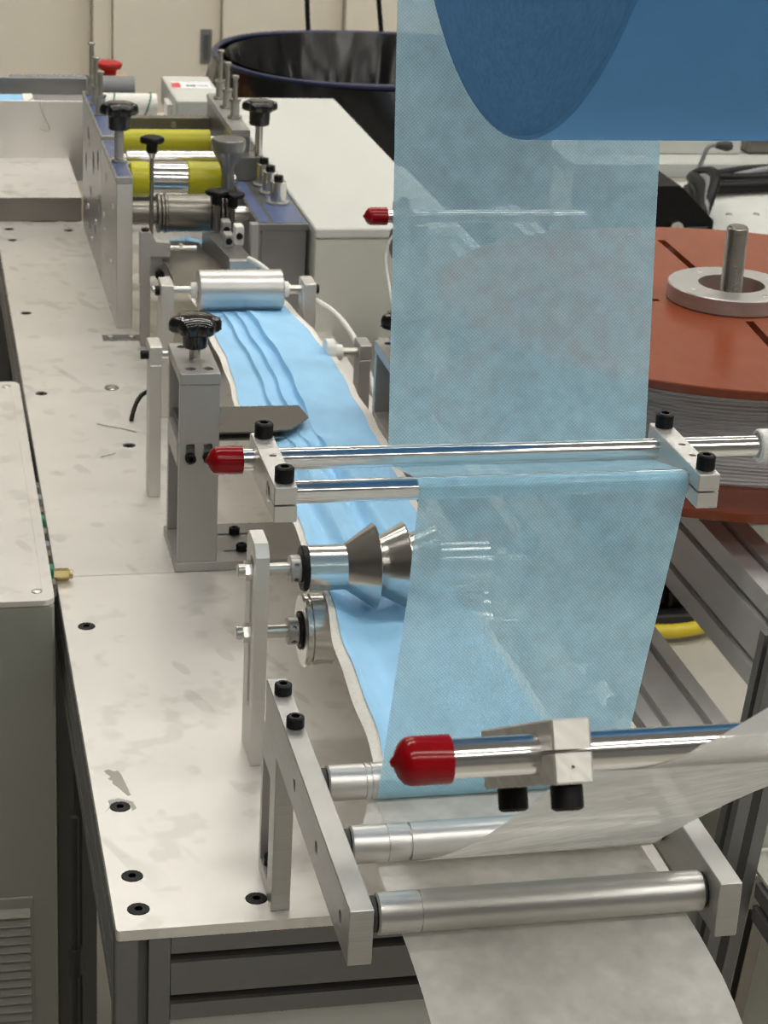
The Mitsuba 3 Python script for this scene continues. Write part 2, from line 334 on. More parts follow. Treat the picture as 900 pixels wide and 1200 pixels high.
# ------------------------------------------------------------------ front roller bracket
RB = thing('roller_bracket', 'grey aluminium bracket at the bench front, two long bars carrying three rollers', 'bracket')
ROLL_Y = (-0.066, -0.1495, -0.233); RZ = 0.9015
for (x0, x1, nm) in ((0.1165, 0.1320, ''), (0.3560, 0.3710, '')):
    bar = bx(x0, x1, -0.259, 0.0600, 0.882, 0.9215, 0.0006)
    for y in ROLL_Y: bar = minus(bar, cyl((x0 - 0.01, y, RZ), (x0 + 0.011, y, RZ), 0.0046, 20, 0))
    bar_k = obj('side_bar', bar, 'm_alu_brushed', RB)
    f = minus(bx(x0 + 0.0006, x1 - 0.0006, 0.0115, 0.0740, 0.7502, 0.8818, 0.0005), bx(x0 - 0.01, x1 + 0.01, 0.0330, 0.0660, 0.7635, 0.853, 0))
    obj('foot_frame', f, 'm_alu_brushed', RB)
    for y in (0.045, -0.012 + 0.007): obj('screw', cap_screw(((x0 + x1) / 2 + 0.0005, y - 0.012 if y < 0.04 else y - 0.010, 0.9215)), 'm_black', RB, smooth=35)
    for y in (0.042, 0.0575): obj('screw', cap_screw(((x0 + x1) / 2, y, 0.7635), r=0.0058, h=0.008), 'm_black', RB, smooth=35)
def idler(y, r, grooves, lab, key='idler_roller'):
    k = thing(key, lab, 'roller')
    pr = [(0, 0), (0, r - 0.0012), (0.0012, r)]
    for g, w, dpt in grooves: pr += [(g - 0.139 - w / 2, r), (g - 0.139 - w / 2 + 0.0002, r - dpt), (g - 0.139 + w / 2 - 0.0002, r - dpt), (g - 0.139 + w / 2, r)]
    L = 0.354 - 0.139
    pr += [(L - 0.0015, r), (L, r - 0.0015), (L, 0)]
    obj('sleeve', lathe((0.139, y, RZ), (1, 0, 0), pr, 48), 'm_roller', k, smooth=30)
    for x in (0.1327, 0.3542):
        obj('end_bearing', cyl((x, y, RZ), (x + 0.0058 if x < 0.2 else x + 0.0015, y, RZ), r * 0.86, 32), 'm_dark', k, smooth=30)
    obj('axle', cyl((0.1275, y, RZ), (0.1400, y, RZ), 0.0044, 20), 'm_screw_steel', k, smooth=30)
idler(ROLL_Y[0], 0.0128, [(0.1655, 0.0010, 0.0008), (0.1695, 0.0010, 0.0008)], 'matt aluminium roller farthest into the bracket, blue web wrapped round its right part')
idler(ROLL_Y[1], 0.0128, [(0.1635, 0.0008, 0.0006), (0.1785, 0.0020, 0.0018)], 'middle aluminium roller of the front bracket with a dark groove near its left end')
idler(ROLL_Y[2], 0.0134, [(0.1665, 0.0009, 0.0007)], 'scuffed aluminium roller nearest the camera overhanging the bench front edge')

# ------------------------------------------------------------------ cone roller stand
CS = thing('cone_roller_stand', 'upright slotted aluminium plate stand carrying polished stepped cone rollers on the blue strip', 'roller stand')
def slot_plate(x0, x1):
    pl = prism(Polygon([(0.237, 0.7502), (0.285, 0.7502), (0.285, 0.943), (0.276, 0.952), (0.2465, 0.952), (0.237, 0.9425)]), x1 - x0, 'yz', x0)
    sl = Polygon([(0.2515, 0.80), (0.2625, 0.80), (0.2625, 0.935), (0.2515, 0.935)]).buffer(0.001)
    return minus(pl, prism(sl, 0.04, 'yz', x0 - 0.01))
obj('slot_plate', slot_plate(0.1355, 0.1470), 'm_alu_bright', CS)
obj('slot_plate', slot_plate(0.3760, 0.3875), 'm_alu_brushed', CS)
CY, CZ, WZ = 0.257, 0.9235, 0.8665
for z in (CZ, WZ):
    s = obj('shaft', cyl((0.1235, CY, z), (0.392, CY, z), 0.0058, 24), 'm_screw_steel', CS, smooth=30)
    obj('nut', prism(affinity.translate(hexagon(0.0085), CY, z), 0.006, 'yz', 0.1293), 'm_steel', CS)
    col = cyl((0.167, CY, z), (0.1765, CY, z), 0.0118, 32, 0.0008)
    for a in (35, -30): 
        dd = np.array([0, -math.cos(math.radians(a)), math.sin(math.radians(a))]); c = np.array([0.1718, CY, z])
        col = minus(col, cyl(c + dd * 0.007, c + dd * 0.02, 0.0021, 14, 0))
    obj('collar', col, 'm_alu', CS, smooth=30)
    obj('collar', cyl((0.3445, CY, z), (0.354, CY, z), 0.0118, 32, 0.0008), 'm_alu', CS, smooth=30)
r0, r1 = 0.0192, 0.0362
prof = [(0.0, 0.0), (0.0, r0 - 0.0008), (0.0008, r0), (0.0325, r0), (0.0565, r1 - 0.0006), (0.0573, r1), (0.0579, r1 - 0.0008), (0.0579, 0.0225), (0.0820, r1 - 0.0006), (0.0828, r1), (0.0834, r1 - 0.0008), (0.0834, 0.0225),
        (0.1075, r1 - 0.0006), (0.1083, r1), (0.1089, r1 - 0.0008), (0.1089, r0), (0.156, r0), (0.1568, r0 - 0.0008), (0.1568, 0)]
cr = obj('cone_roller', lathe((0.1815, CY, CZ), (1, 0, 0), prof, 96), 'm_steel', CS, smooth=25, label='polished steel roller with three stepped cones')
obj('bearing', lathe((0.1768, CY, CZ), (1, 0, 0), [(0, 0), (0, 0.0182), (0.0008, 0.0192), (0.0045, 0.0192), (0.0045, 0)], 40), 'm_black', CS, smooth=30)
for x in (0.1790, 0.3150):
    obj('flange_wheel', lathe((x, CY, WZ), (1, 0, 0), [(0, 0), (0, 0.0300), (0.0015, 0.0315), (0.0045, 0.0315), (0.005, 0.0285), (0.0062, 0.0285), (0.0068, 0.0315), (0.024, 0.0315), (0.025, 0.030), (0.025, 0)], 56), 'm_steel', CS, smooth=30)
obj('bearing', cyl((0.1768, CY, WZ), (0.1788, CY, WZ), 0.0165, 36), 'm_black', CS, smooth=30)

# ------------------------------------------------------------------ pleating stand with star knobs
PS = thing('pleating_stand', 'grey aluminium stand straddling the blue strip, star knobs on two upright blocks', 'folding stand')
base = bx(0.121, 0.395, 0.653, 0.755, 0.7502, 0.7605, 0.0006)
for (x0, x1, y) in ((0.176, 0.212, 0.725), (0.176, 0.197, 0.680)):
    base = minus(base, bx(x0, x1, y - 0.0022, y + 0.0022, 0.755, 0.77, 0))
obj('base_plate', base, 'm_alu', PS)
obj('base_screw', cap_screw((0.193, 0.725, 0.7605), r=0.0058, h=0.008), 'm_black', PS, smooth=35); obj('base_screw', cap_screw((0.194, 0.680, 0.7605), r=0.0058, h=0.008), 'm_black', PS, smooth=35)
def block(x0, x1, dx=0.0):
    fp = bx(x0, x1, 0.6535, 0.6635, 0.7606, 0.9525, 0.0006)
    for xs in (x0 + 0.011, x0 + 0.029):
        sl = sbox(xs - 0.0034, 0.878, xs + 0.0034, 0.889).buffer(0.001)
        fp = minus(fp, prism(sl, 0.03, 'xz', 0.64))
    obj('front_plate', fp, 'm_alu_dark' if False else 'm_alu', PS)
    obj('back_plate', bx(x0, x1, 0.7445, 0.7545, 0.7606, 0.9525, 0.0006), 'm_alu', PS)
    tp = bx(x0 - 0.0005, x1 + 0.0005, 0.6530, 0.7550, 0.9528, 0.9645, 0.0007)
    hs = [(x0 + 0.012, 0.669), (x0 + 0.030, 0.669), (x0 + 0.012, 0.742), (x0 + 0.030, 0.742)]
    for hx, hy in hs: tp = minus(tp, cyl((hx, hy, 0.958), (hx, hy, 0.97), 0.0052, 20, 0))
    obj('top_plate', tp, 'm_alu', PS)
    for hx, hy in hs: obj('screw', cap_screw((hx, hy, 0.9578), r=0.0048, h=0.0045), 'm_black', PS, smooth=35)
    obj('carriage', bx(x0 - 0.001, x1 + 0.002, 0.6640, 0.7440, 0.862, 0.888, 0.0008), 'm_alu', PS)
    for xs in (x0 + 0.011, x0 + 0.029): obj('adjusting_screw', cap_screw((xs, 0.6535, 0.876), (0, -1, 0), 0.0055, 0.0075), 'm_black', PS, smooth=35)
    xc = (x0 + x1) / 2 + 0.001
    kn = obj('star_knob', star_knob((xc, 0.707, 0.992), 0.0245, 0.017, 0.0125, 0.0165), 'm_black_gloss', PS, smooth=50)
    obj('knob_stem', cyl((xc, 0.707, 0.889), (xc, 0.707, 0.982), 0.0058, 20), 'm_screw_steel', PS, smooth=30)
block(0.124, 0.1640); block(0.3430, 0.3830)
fp = Polygon([(0.128, 0.742), (0.261, 0.742), (0.2645, 0.704), (0.240, 0.668), (0.205, 0.663), (0.128, 0.664)])
obj('folding_plate', prism(fp, 0.0016, 'xy', 0.8965), 'm_folding', PS, label='dark thin folding plate pressed on the strip')
obj('folding_plate', prism(affinity.translate(fp.intersection(sbox(0.166, 0.6, 0.235, 0.8)), -0.004, -0.004), 0.0016, 'xy', 0.8905), 'm_gunmetal', PS)

# slim post with a pin
SP = thing('slim_post', 'slim flat grey post with a steel pin, left of the pleating stand', 'post')
obj('post', bx(0.1165, 0.1300, 0.864, 0.890, 0.7502, 0.905, 0.0008), 'm_alu_bright', SP)
obj('head', bx(0.1165, 0.1310, 0.864, 0.900, 0.9052, 0.926, 0.001), 'm_alu_bright', SP)
obj('pin', cyl((0.131, 0.876, 0.9135), (0.146, 0.876, 0.9135), 0.0042, 20), 'm_chrome', SP, smooth=30)
obj('pin_screw', cyl((0.108, 0.876, 0.9135), (0.1165, 0.876, 0.9135), 0.0048, 20), 'm_black', SP, smooth=30)
# matching right hand post with shaft and white collars
SR = thing('slim_post', 'grey post with a steel shaft and white collars, right of the blue strip', 'post')
obj('post', bx(0.368, 0.382, 0.945, 0.975, 0.7502, 0.880, 0.0008), 'm_alu', SR)
obj('head', bx(0.368, 0.383, 0.945, 0.978, 0.8802, 0.898, 0.001), 'm_alu', SR)
obj('shaft', cyl((0.338, 0.958, 0.886), (0.369, 0.958, 0.886), 0.0055, 20), 'm_screw_steel', SR, smooth=30)
obj('collar', cyl((0.3405, 0.958, 0.886), (0.350, 0.958, 0.886), 0.0095, 28), 'm_white_plastic', SR, smooth=30)
obj('guide_wheel', cyl((0.330, 0.958, 0.886), (0.340, 0.958, 0.886), 0.0165, 32), 'm_white_plastic', SR, smooth=30)

# ------------------------------------------------------------------ upper guide roller
GR = thing('guide_roller', 'short bright aluminium roller pressing on the blue strip between two posts', 'roller')
gy, gz = 1.148, 0.9075
obj('sleeve', lathe((0.206, gy, gz), (1, 0, 0), [(0, 0), (0, 0.0235), (0.0012, 0.0248), (0.1028, 0.0248), (0.104, 0.0235), (0.104, 0)], 56), 'm_roller', GR, smooth=30)
obj('shaft', cyl((0.150, gy, gz), (0.352, gy, gz), 0.0055, 20), 'm_steel', GR, smooth=30)
for x in (0.1975, 0.3105): obj('collar', cyl((x, gy, gz), (x + 0.008, gy, gz), 0.0098, 28), 'm_white_plastic', GR, smooth=30)
for x0 in (0.1595, 0.3350):
    obj('post', bx(x0, x0 + 0.0155, 1.130, 1.168, 0.7502, 0.919, 0.0008), 'm_alu_bright', GR)
    obj('post_screw', cyl((x0 - 0.006 if x0 < .2 else x0 + 0.0155, gy, gz), (x0 if x0 < .2 else x0 + 0.0215, gy, gz), 0.006, 20), 'm_black', GR, smooth=30)

# ------------------------------------------------------------------ main roller station
def blue_patch(x0, x1, y0, y1, z, parent):
    obj('protective_film', bx(x0, x1, y0, y1, z, z + 0.0004, 0.0001), 'm_blue_film', parent, label='blue protective film')
LP = thing('side_plate', 'thick left side plate of the roller station with drilled face and blue film', 'side plate')
pl = bx(0.1410, 0.1630, 1.506, 1.741, 0.7502, 0.954, 0.0008)
cutL = [(1.56, 0.915, .011), (1.60, 0.85, .010), (1.66, 0.925, .011), (1.70, 0.87, .012), (1.69, 0.80, .010), (1.60, 0.785, .009)]
for y, z, r in cutL: pl = minus(pl, cyl((0.135, y, z), (0.150, y, z), r, 18, 0))
obj('near_plate', pl, 'm_alu_bright', LP)
obj('near_cap', bx(0.1405, 0.1635, 1.5055, 1.7405, 0.9545, 0.9640, 0.0007), 'm_alu', LP)
pl = bx(0.1410, 0.1630, 1.7415, 2.085, 0.7502, 0.958, 0.0008)
for y, z, r in [(1.78, 0.86, .014), (1.80, 0.92, .016), (1.85, 0.80, .013), (1.88, 0.90, .018), (1.93, 0.84, .013), (1.97, 0.92, .017), (2.02, 0.87, .015), (2.03, 0.80, .012), (1.95, 0.78, .012)]:
    pl = minus(pl, cyl((0.135, y, z), (0.150, y, z), r, 18, 0))
obj('far_plate', pl, 'm_plate', LP)
obj('far_cap', bx(0.1405, 0.1635, 1.7413, 2.0855, 0.9582, 0.9700, 0.0007), 'm_alu', LP)
blue_patch(0.1425, 0.1615, 1.512, 1.735, 0.9640, LP); blue_patch(0.1425, 0.1615, 1.750, 2.08, 0.9700, LP)
for y, z in [(q[0], q[1]) for q in cutL[1::2]] + [(1.85, 0.845), (1.92, 0.80), (1.99, 0.835)]:
    obj('face_screw', cyl((0.1385, y - 0.02, z - 0.025), (0.1415, y - 0.02, z - 0.025), 0.0045, 16), 'm_steel', LP, smooth=30)
def long_bolt(x, y, z, h, parent, wide=0.009):
    k = obj('adjusting_bolt', plus(cyl((x, y, z + 0.026), (x, y, z + h), 0.0036, 14), cyl((x, y, z + h - 0.004), (x, y, z + h), 0.0058, 14)), 'm_screw_steel', parent, smooth=30)
    obj('bolt_sleeve', cyl((x, y, z + 0.004), (x, y, z + 0.026), wide * 0.8, 20), 'm_alu', k, smooth=30)
    obj('bolt_nut', prism(affinity.translate(hexagon(wide * 1.25), x, y), 0.004, 'xy', z + 0.0003), 'm_screw_steel', k)
    obj('lock_nut', prism(affinity.translate(hexagon(wide), x, y), 0.004, 'xy', z + 0.0262), 'm_screw_steel', k)
for (y, h) in ((2.055, 0.082), (1.975, 0.073), (1.895, 0.066)): long_bolt(0.153, y, 0.9706, h, LP)
kx, ky = 0.1530, 1.600
k = obj('star_knob', star_knob((kx, ky, 1.031), 0.0245, 0.017, 0.015, 0.021), 'm_black_gloss', LP, smooth=50)
obj('knob_stem', cyl((kx, ky, 0.969), (kx, ky, 1.02), 0.0066, 20), 'm_alu', LP, smooth=30)
obj('stem_flange', cyl((kx, ky, 0.9645), (kx, ky, 0.969), 0.0115, 24), 'm_steel', LP, smooth=30)

RP = thing('side_plate', 'right side plate of the roller station with threaded bolts, beside the white enclosure', 'side plate')
obj('far_plate', bx(0.3420, 0.3690, 1.80, 2.085, 0.7502, 0.957, 0.0008), 'm_alu_dark', RP)
obj('far_cap', bx(0.3415, 0.3695, 1.7995, 2.0855, 0.9572, 0.968, 0.0007), 'm_alu', RP)
for (x, y, h) in ((0.357, 2.04, 0.078), (0.3575, 1.965, 0.072), (0.358, 1.885, 0.066)): long_bolt(x, y, 0.9682, h, RP)
obj('near_block', bx(0.3420, 0.4060, 1.506, 1.795, 0.7502, 0.8895, 0.0008), 'm_alu_dark', RP)
obj('near_cap', bx(0.3370, 0.4080, 1.503, 1.797, 0.8897, 0.8990, 0.0007), 'm_alu_dark', RP)
blue_patch(0.3400, 0.3560, 1.515, 1.79, 0.8990, RP); blue_patch(0.3600, 0.4060, 1.51, 1.62, 0.8990, RP); blue_patch(0.3720, 0.4060, 1.64, 1.72, 0.8990, RP)
for (x, y) in ((0.3810, 1.735), (0.3825, 1.685), (0.3840, 1.622)):
    k = obj('spring_sleeve', cyl((x, y, 0.8995), (x, y, 0.932), 0.0115, 24), 'm_steel', RP, smooth=30)
    obj('sleeve_foot', cyl((x, y, 0.8992), (x, y, 0.903), 0.0165, 24), 'm_alu', k, smooth=30)
    obj('sleeve_bolt', cyl((x, y, 0.932), (x, y, 0.940), 0.007, 6, 0), 'm_black', k)
obj('riser', bx(0.345, 0.385, 1.72 + 0.04, 1.7985, 0.8994, 0.935, 0.0008), 'm_alu_dark', RP)
obj('star_knob', star_knob((0.379, 1.752 + 0.025, 1.003), 0.0245, 0.015, 0.015, 0.022), 'm_black_gloss', RP, smooth=50)
obj('knob_stem', cyl((0.379, 1.777, 0.9352), (0.379, 1.777, 0.985), 0.0058, 20), 'm_steel', RP, smooth=30)

def bar_roller(name, lab, y, z, segs, extra=None, n=44):
    k = thing(name, lab, 'roller')
    for (nm, x0, x1, r, m) in segs:
        obj(nm, cyl((x0, y, z), (x1, y, z), r, n, 0.0012), m, k, smooth=30)
    return k
bar_roller('yellow_roller', 'yellow rubber roller, the farther of two between the side plates', 1.93, 0.9235, [('rubber_sleeve', 0.190, 0.326, 0.0175, 'm_yellow'), ('shaft', 0.1635, 0.3415, 0.008, 'm_steel')])
bar_roller('steel_roller', 'slim polished steel roller between the two yellow rollers', 1.83, 0.9190, [('sleeve', 0.1860, 0.3260, 0.0105, 'm_chrome'), ('shaft', 0.1635, 0.3415, 0.006, 'm_steel')])
bar_roller('yellow_roller', 'steel roller with yellow rubber bands at both ends in the roller station', 1.75, 0.9045, [('rubber_band', 0.184, 0.2105, 0.0262, 'm_yellow'), ('rubber_band', 0.2685, 0.3290, 0.0262, 'm_yellow'), ('sleeve', 0.2107, 0.2683, 0.0250, 'm_chrome'), ('shaft', 0.1635, 0.3415, 0.008, 'm_steel')])
k = bar_roller('steel_roller', 'dark grey flanged roller at the front of the roller station', 1.62, 0.886, [('shaft', 0.1635, 0.2090, 0.0170, 'm_gunmetal'), ('sleeve', 0.2225, 0.2850, 0.0268, 'm_gunmetal')])
for x, r in ((0.2090, 0.0283), (0.2145, 0.0262), (0.2190, 0.0285), (0.2860, 0.0270), (0.2920, 0.0300), (0.2985, 0.0285), (0.3050, 0.0305)):
    obj('flange', cyl((x, 1.62, 0.886), (x + 0.0042, 1.62, 0.886), r, 44, 0.0008), 'm_gunmetal', k, smooth=30)
obj('chrome_ring', cyl((0.3098, 1.62, 0.886), (0.3150, 1.62, 0.886), 0.026, 44, 0.002), 'm_chrome', k, smooth=30)
obj('end_shaft', cyl((0.3150, 1.62, 0.886), (0.3418, 1.62, 0.886), 0.010, 24), 'm_steel', k, smooth=30)
k = thing('cross_bar', 'dark olive cross bar behind the yellow rollers', 'bar')
obj('bar', bx(0.1645, 0.3405, 2.04, 2.06, 0.917, 0.937, 0.0008), 'm_gunmetal', k)
obj('bar_screw', cyl((0.282, 2.036, 0.926), (0.282, 2.040, 0.926), 0.0048, 16), 'm_steel', k, smooth=30)
k = thing('funnel_knob', 'grey funnel shaped knob on a slim stem in front of the right side plate', 'knob')
obj('grip', lathe((0.322, 1.70, 0.925), (0, 0, 1), [(0, 0), (0, 0.0095), (0.012, 0.0118), (0.032, 0.0225), (0.036, 0.0248), (0.050, 0.0252), (0.0515, 0.024), (0.0515, 0)], 40), 'm_alu_dark', k, smooth=30)
obj('stem', cyl((0.322, 1.70, 0.752), (0.322, 1.70, 0.9255), 0.0095, 20), 'm_alu_dark', k, smooth=30)
k = thing('wing_knob', 'small black lobed knob on a long thin rod between the side plates', 'knob')
obj('grip', star_knob((0.188, 1.50, 1.0125), 0.0150, 0.010, 0.0075, 0.013, 4), 'm_black', k, smooth=50)
obj('ferrule', lathe((0.188, 1.50, 0.992), (0, 0, 1), [(0, 0), (0, 0.003), (0.008, 0.0062), (0.008, 0)], 16), 'm_screw_steel', k, smooth=30)
obj('rod', cyl((0.188, 1.50, 0.885), (0.188, 1.50, 0.994), 0.0029, 12), 'm_gunmetal', k, smooth=30)
for (x, y, z, lab) in ((0.288, 1.568, 0.925, 'small black lobed knob standing over the right flanges of the dark roller'), (0.312, 1.58, 0.918, 'small black knob close beside the right block, lower than its neighbour')):
    k = thing('wing_knob', lab, 'knob')
    obj('grip', star_knob((x, y, z), 0.0155, 0.008, 0.0072, 0.014, 4), 'm_black', k, smooth=50)
    obj('rod', cyl((x, y, 0.868), (x, y, z - 0.012), 0.0035, 12), 'm_gunmetal', k, smooth=30)
# small bracketry at the mouth of the station
k = thing('guide_bracket', 'pale grey notched bracket with a cross pin at the mouth of the roller station', 'bracket')
obj('arm', prism(Polygon([(0.165, 0.835), (0.178, 0.835), (0.1785, 0.876), (0.205, 0.876), (0.205, 0.894), (0.186, 0.896), (0.178, 0.909), (0.165, 0.909)]), 0.02, 'xz', 1.42), 'm_alu', k)
obj('foot', bx(0.166, 0.179, 1.422, 1.438, 0.7502, 0.835, 0.0006), 'm_alu', k)
obj('cross_pin', cyl((0.205, 1.43, 0.885), (0.2420, 1.43, 0.885), 0.0036, 16), 'm_steel', k, smooth=30)
obj('pin_nut', cyl((0.2180, 1.43, 0.885), (0.2225, 1.43, 0.885), 0.0075, 6, 0), 'm_screw_steel', k)
obj('web_plate', prism(Polygon([(0.1795, 0.845), (0.205, 0.845), (0.205, 0.8755), (0.1795, 0.8755)]), 0.004, 'xz', 1.434), 'm_alu', k)
obj('clamp_screw', cyl((0.192, 1.422, 0.848), (0.192, 1.430, 0.848), 0.0062, 20), 'm_black', k, smooth=30)
obj('arm_screw', cap_screw((0.172, 1.43, 0.909), r=0.0052, h=0.004), 'm_black', k, smooth=35)
k = thing('guide_block', 'grey block with small clamps and a black screw at the right of the station mouth', 'guide block')
obj('body', prism(Polygon([(1.30, 0.7502), (1.57, 0.7502), (1.57, 0.870), (1.50, 0.883), (1.30, 0.905)]), 0.030, 'yz', 0.268), 'm_alu_dark', k)
obj('end_plate', bx(0.2660, 0.300, 1.288, 1.2995, 0.86, 0.9055, 0.0006), 'm_alu', k)
obj('screw', cyl((0.284, 1.283, 0.884), (0.284, 1.288, 0.884), 0.006, 20), 'm_black', k, smooth=30)
obj('strut', bx(0.3105, 0.3210, 1.40, 1.415, 0.7502, 0.925, 0.0006), 'm_alu', k)
for (x, y, z, h) in ((0.291, 1.50, 0.8838, 0.022), (0.298, 1.43, 0.8909, 0.026), (0.281, 1.41, 0.8931, 0.018)):
    c = obj('clamp', bx(x - 0.006, x + 0.006, y - 0.010, y + 0.010, z, z + h, 0.001), 'm_white_plastic' if h > .025 else 'm_alu', k)
    obj('clamp_screw', cyl((x, y - 0.014, z + h * 0.5), (x, y - 0.010, z + h * 0.5), 0.0045, 16), 'm_black', c, smooth=30)
solo('curved_chute', sheet(np.array([[(x, 1.27 + 0.33 * t, 0.872 - 0.018 * t + 0.008 * math.sin(t * 5) + 0.004 * math.cos((x - .235) * 40)) for x in np.linspace(0.196, 0.2675, 10)] for t in np.linspace(0, 1, 12)]))[0], 'm_gunmetal', 'dark shiny curved metal chute below the flanged roller', 'chute', smooth=True)

# ------------------------------------------------------------------ output conveyor at the left, small items behind
OC = thing('output_conveyor', 'pale aluminium output conveyor channel left of the roller station', 'conveyor')
obj('step', bx(-0.9, 0.1408, 2.106, 2.397, 0.7502, 0.790, 0.0015), 'm_gunmetal', OC)
obj('step_top', bx(-0.9, 0.1408, 2.1045, 2.397, 0.7902, 0.7915, 0.0003), 'm_table', OC)
obj('side_panel', bx(-0.9, 0.1850, 2.397, 2.400, 0.7502, 0.892, 0.0006), 'm_table', OC)
obj('trough_floor', bx(-0.9, 0.1850, 2.4002, 2.56, 0.868, 0.872, 0.0006), 'm_alu', OC)
obj('far_panel', bx(-0.9, 0.1850, 2.56, 2.563, 0.7502, 0.902, 0.0006), 'm_alu_dark', OC)
obj('leg', beam('z', (-0.4, 2.48), 0, 0.7500, 0.04, 0.04), 'm_profile', OC); obj('leg', beam('z', (0.1, 2.48), 0, 0.7500, 0.04, 0.04), 'm_profile', OC)
obj('deck', bx(-0.9, 0.1850, 2.40, 2.563, 0.7502, 0.758, 0.0006), 'm_alu_dark', OC)
for i, (x0, lab) in enumerate(((-0.06, 'folded light blue mask lying in the output channel, nearest the side plate'), (-0.19, 'folded light blue mask in the output channel, mostly cut off by the photo edge'))):
    mk = thing('face_mask', lab, 'mask')
    G = np.array([[(x0 + 0.125 * u, 2.41 + 0.085 * v, 0.884 + 0.0025 * math.sin(v * 19) + 0.002 * i) for u in np.linspace(0, 1, 8)] for v in np.linspace(0, 1, 30)])
    obj('pleated_panel', sheet(G)[0], 'm_strip', mk, smooth=True)
    obj('white_edge', bx(x0 + 0.125, x0 + 0.143, 2.41, 2.495, 0.882, 0.886, 0.0006), 'm_strip_white', mk)
    obj('ear_loop', tube([(x0 + 0.13, 2.415, 0.886), (x0 + 0.15, 2.402, 0.893), (x0 + 0.152, 2.393, 0.885), (x0 + 0.160, 2.392, 0.862), (x0 + 0.168, 2.392, 0.842), (x0 + 0.150, 2.392, 0.846)], 0.0010, 8), 'm_paper_grey', mk)
    obj('inner_layer', bx(x0, x0 + 0.125, 2.41, 2.495, 0.8735, 0.8800, 0.001), 'm_strip_white', mk)
k = thing('emergency_stop', 'red mushroom emergency stop button on an orange base behind the left side plate', 'button')
obj('button', lathe((0.239, 2.70, 0.878), (0, 0, 1), [(0, 0), (0, 0.013), (0.014, 0.014), (0.018, 0.022), (0.024, 0.0255), (0.028, 0.0245), (0.031, 0.018), (0.032, 0)], 32), 'm_red_button', k, smooth=40)
obj('housing', bx(0.20, 0.285, 2.67, 2.74, 0.835, 0.878, 0.012), 'm_orange', k, smooth=30)
obj('pedestal', bx(0.215, 0.265, 2.685, 2.725, 0.0, 0.835, 0.003), 'm_grey_plastic', k)
k = thing('grey_tube', 'dull grey horizontal tube behind the left side plate', 'tube')
obj('tube', cyl((0.05, 2.62, 0.874), (0.278, 2.62, 0.874), 0.022, 32), 'm_grey_plastic', k, smooth=30)
obj('support', bx(0.15, 0.17, 2.60, 2.64, 0.0, 0.853, 0.002), 'm_profile', k)
k = thing('tape_roll', 'white wide roll with green bands lying behind the left side plate', 'roll')
obj('roll', cyl((0.185, 2.30, 0.9060), (0.284, 2.30, 0.9060), 0.0195, 36), 'm_white_plastic', k, smooth=30)
for x in (0.206, 0.268):
    pts = [(x + 0.006 * math.sin(a), 2.30 + 0.0203 * math.cos(a), 0.9060 + 0.0203 * math.sin(a)) for a in np.linspace(0, 2 * PI, 25)]
    obj('green_band', tube(pts, 0.0013, 8, 1), 'm_green', k, smooth=True)
obj('cradle', bx(0.188, 0.320, 2.272, 2.330, 0.860, 0.8862, 0.001), 'm_white_plastic', k)
obj('side_block', bx(0.300, 0.316, 2.275, 2.33, 0.8864, 0.912, 0.001), 'm_white_plastic', k)
obj('stand', bx(0.20, 0.31, 2.28, 2.32, 0.0, 0.8598, 0.001), 'm_profile', k)
WB = thing('control_box', 'small off-white control box with a red and white sticker on top', 'box')
obj('body', bx(0.308, 0.392, 2.215, 2.440, 0.882, 0.930, 0.002), 'm_white_paint', WB)
st = obj('sticker', bx(0.318, 0.385, 2.325, 2.385, 0.930, 0.9304, 0.0001), 'm_sticker_white', WB)
obj('red_emblem', prism(Polygon([(0.316, 2.33), (0.321, 2.328), (0.330, 2.331), (0.331, 2.345), (0.333, 2.372), (0.326, 2.376), (0.322, 2.371), (0.318, 2.374), (0.317, 2.36), (0.319, 2.352), (0.314, 2.345)]), 0.0003, 'xy', 0.9305), 'm_sticker_red', st)
for i, x in enumerate((0.342, 0.3475, 0.353)): obj('print_mark', prism(Polygon([(x, 2.342), (x + 0.004, 2.340), (x + 0.0045, 2.352), (x + 0.0025, 2.357), (x - 0.0006, 2.353)]), 0.0002, 'xy', 0.9305), 'm_ink', st)
obj('print_line', bx(0.361, 0.380, 2.343, 2.355, 0.9305, 0.9307, 0.00005), 'm_ink_blue', st)
obj('pedestal', bx(0.33, 0.37, 2.30, 2.40, 0.0, 0.882, 0.001), 'm_profile', WB)

# white enclosure
WE = thing('white_enclosure', 'large white steel enclosure with a plain flat top right of the roller station', 'cabinet')
obj('body', bx(0.4125, 0.6150, 1.475, 2.400, 0.02, 0.886, 0.002), 'm_pale_paint', WE)
obj('lid', bx(0.4115, 0.6160, 1.472, 2.402, 0.8862, 0.9000, 0.002), 'm_white_paint', WE)
obj('plinth', bx(0.42, 0.608, 1.49, 2.38, 0.0, 0.02, 0.0), 'm_dark', WE)

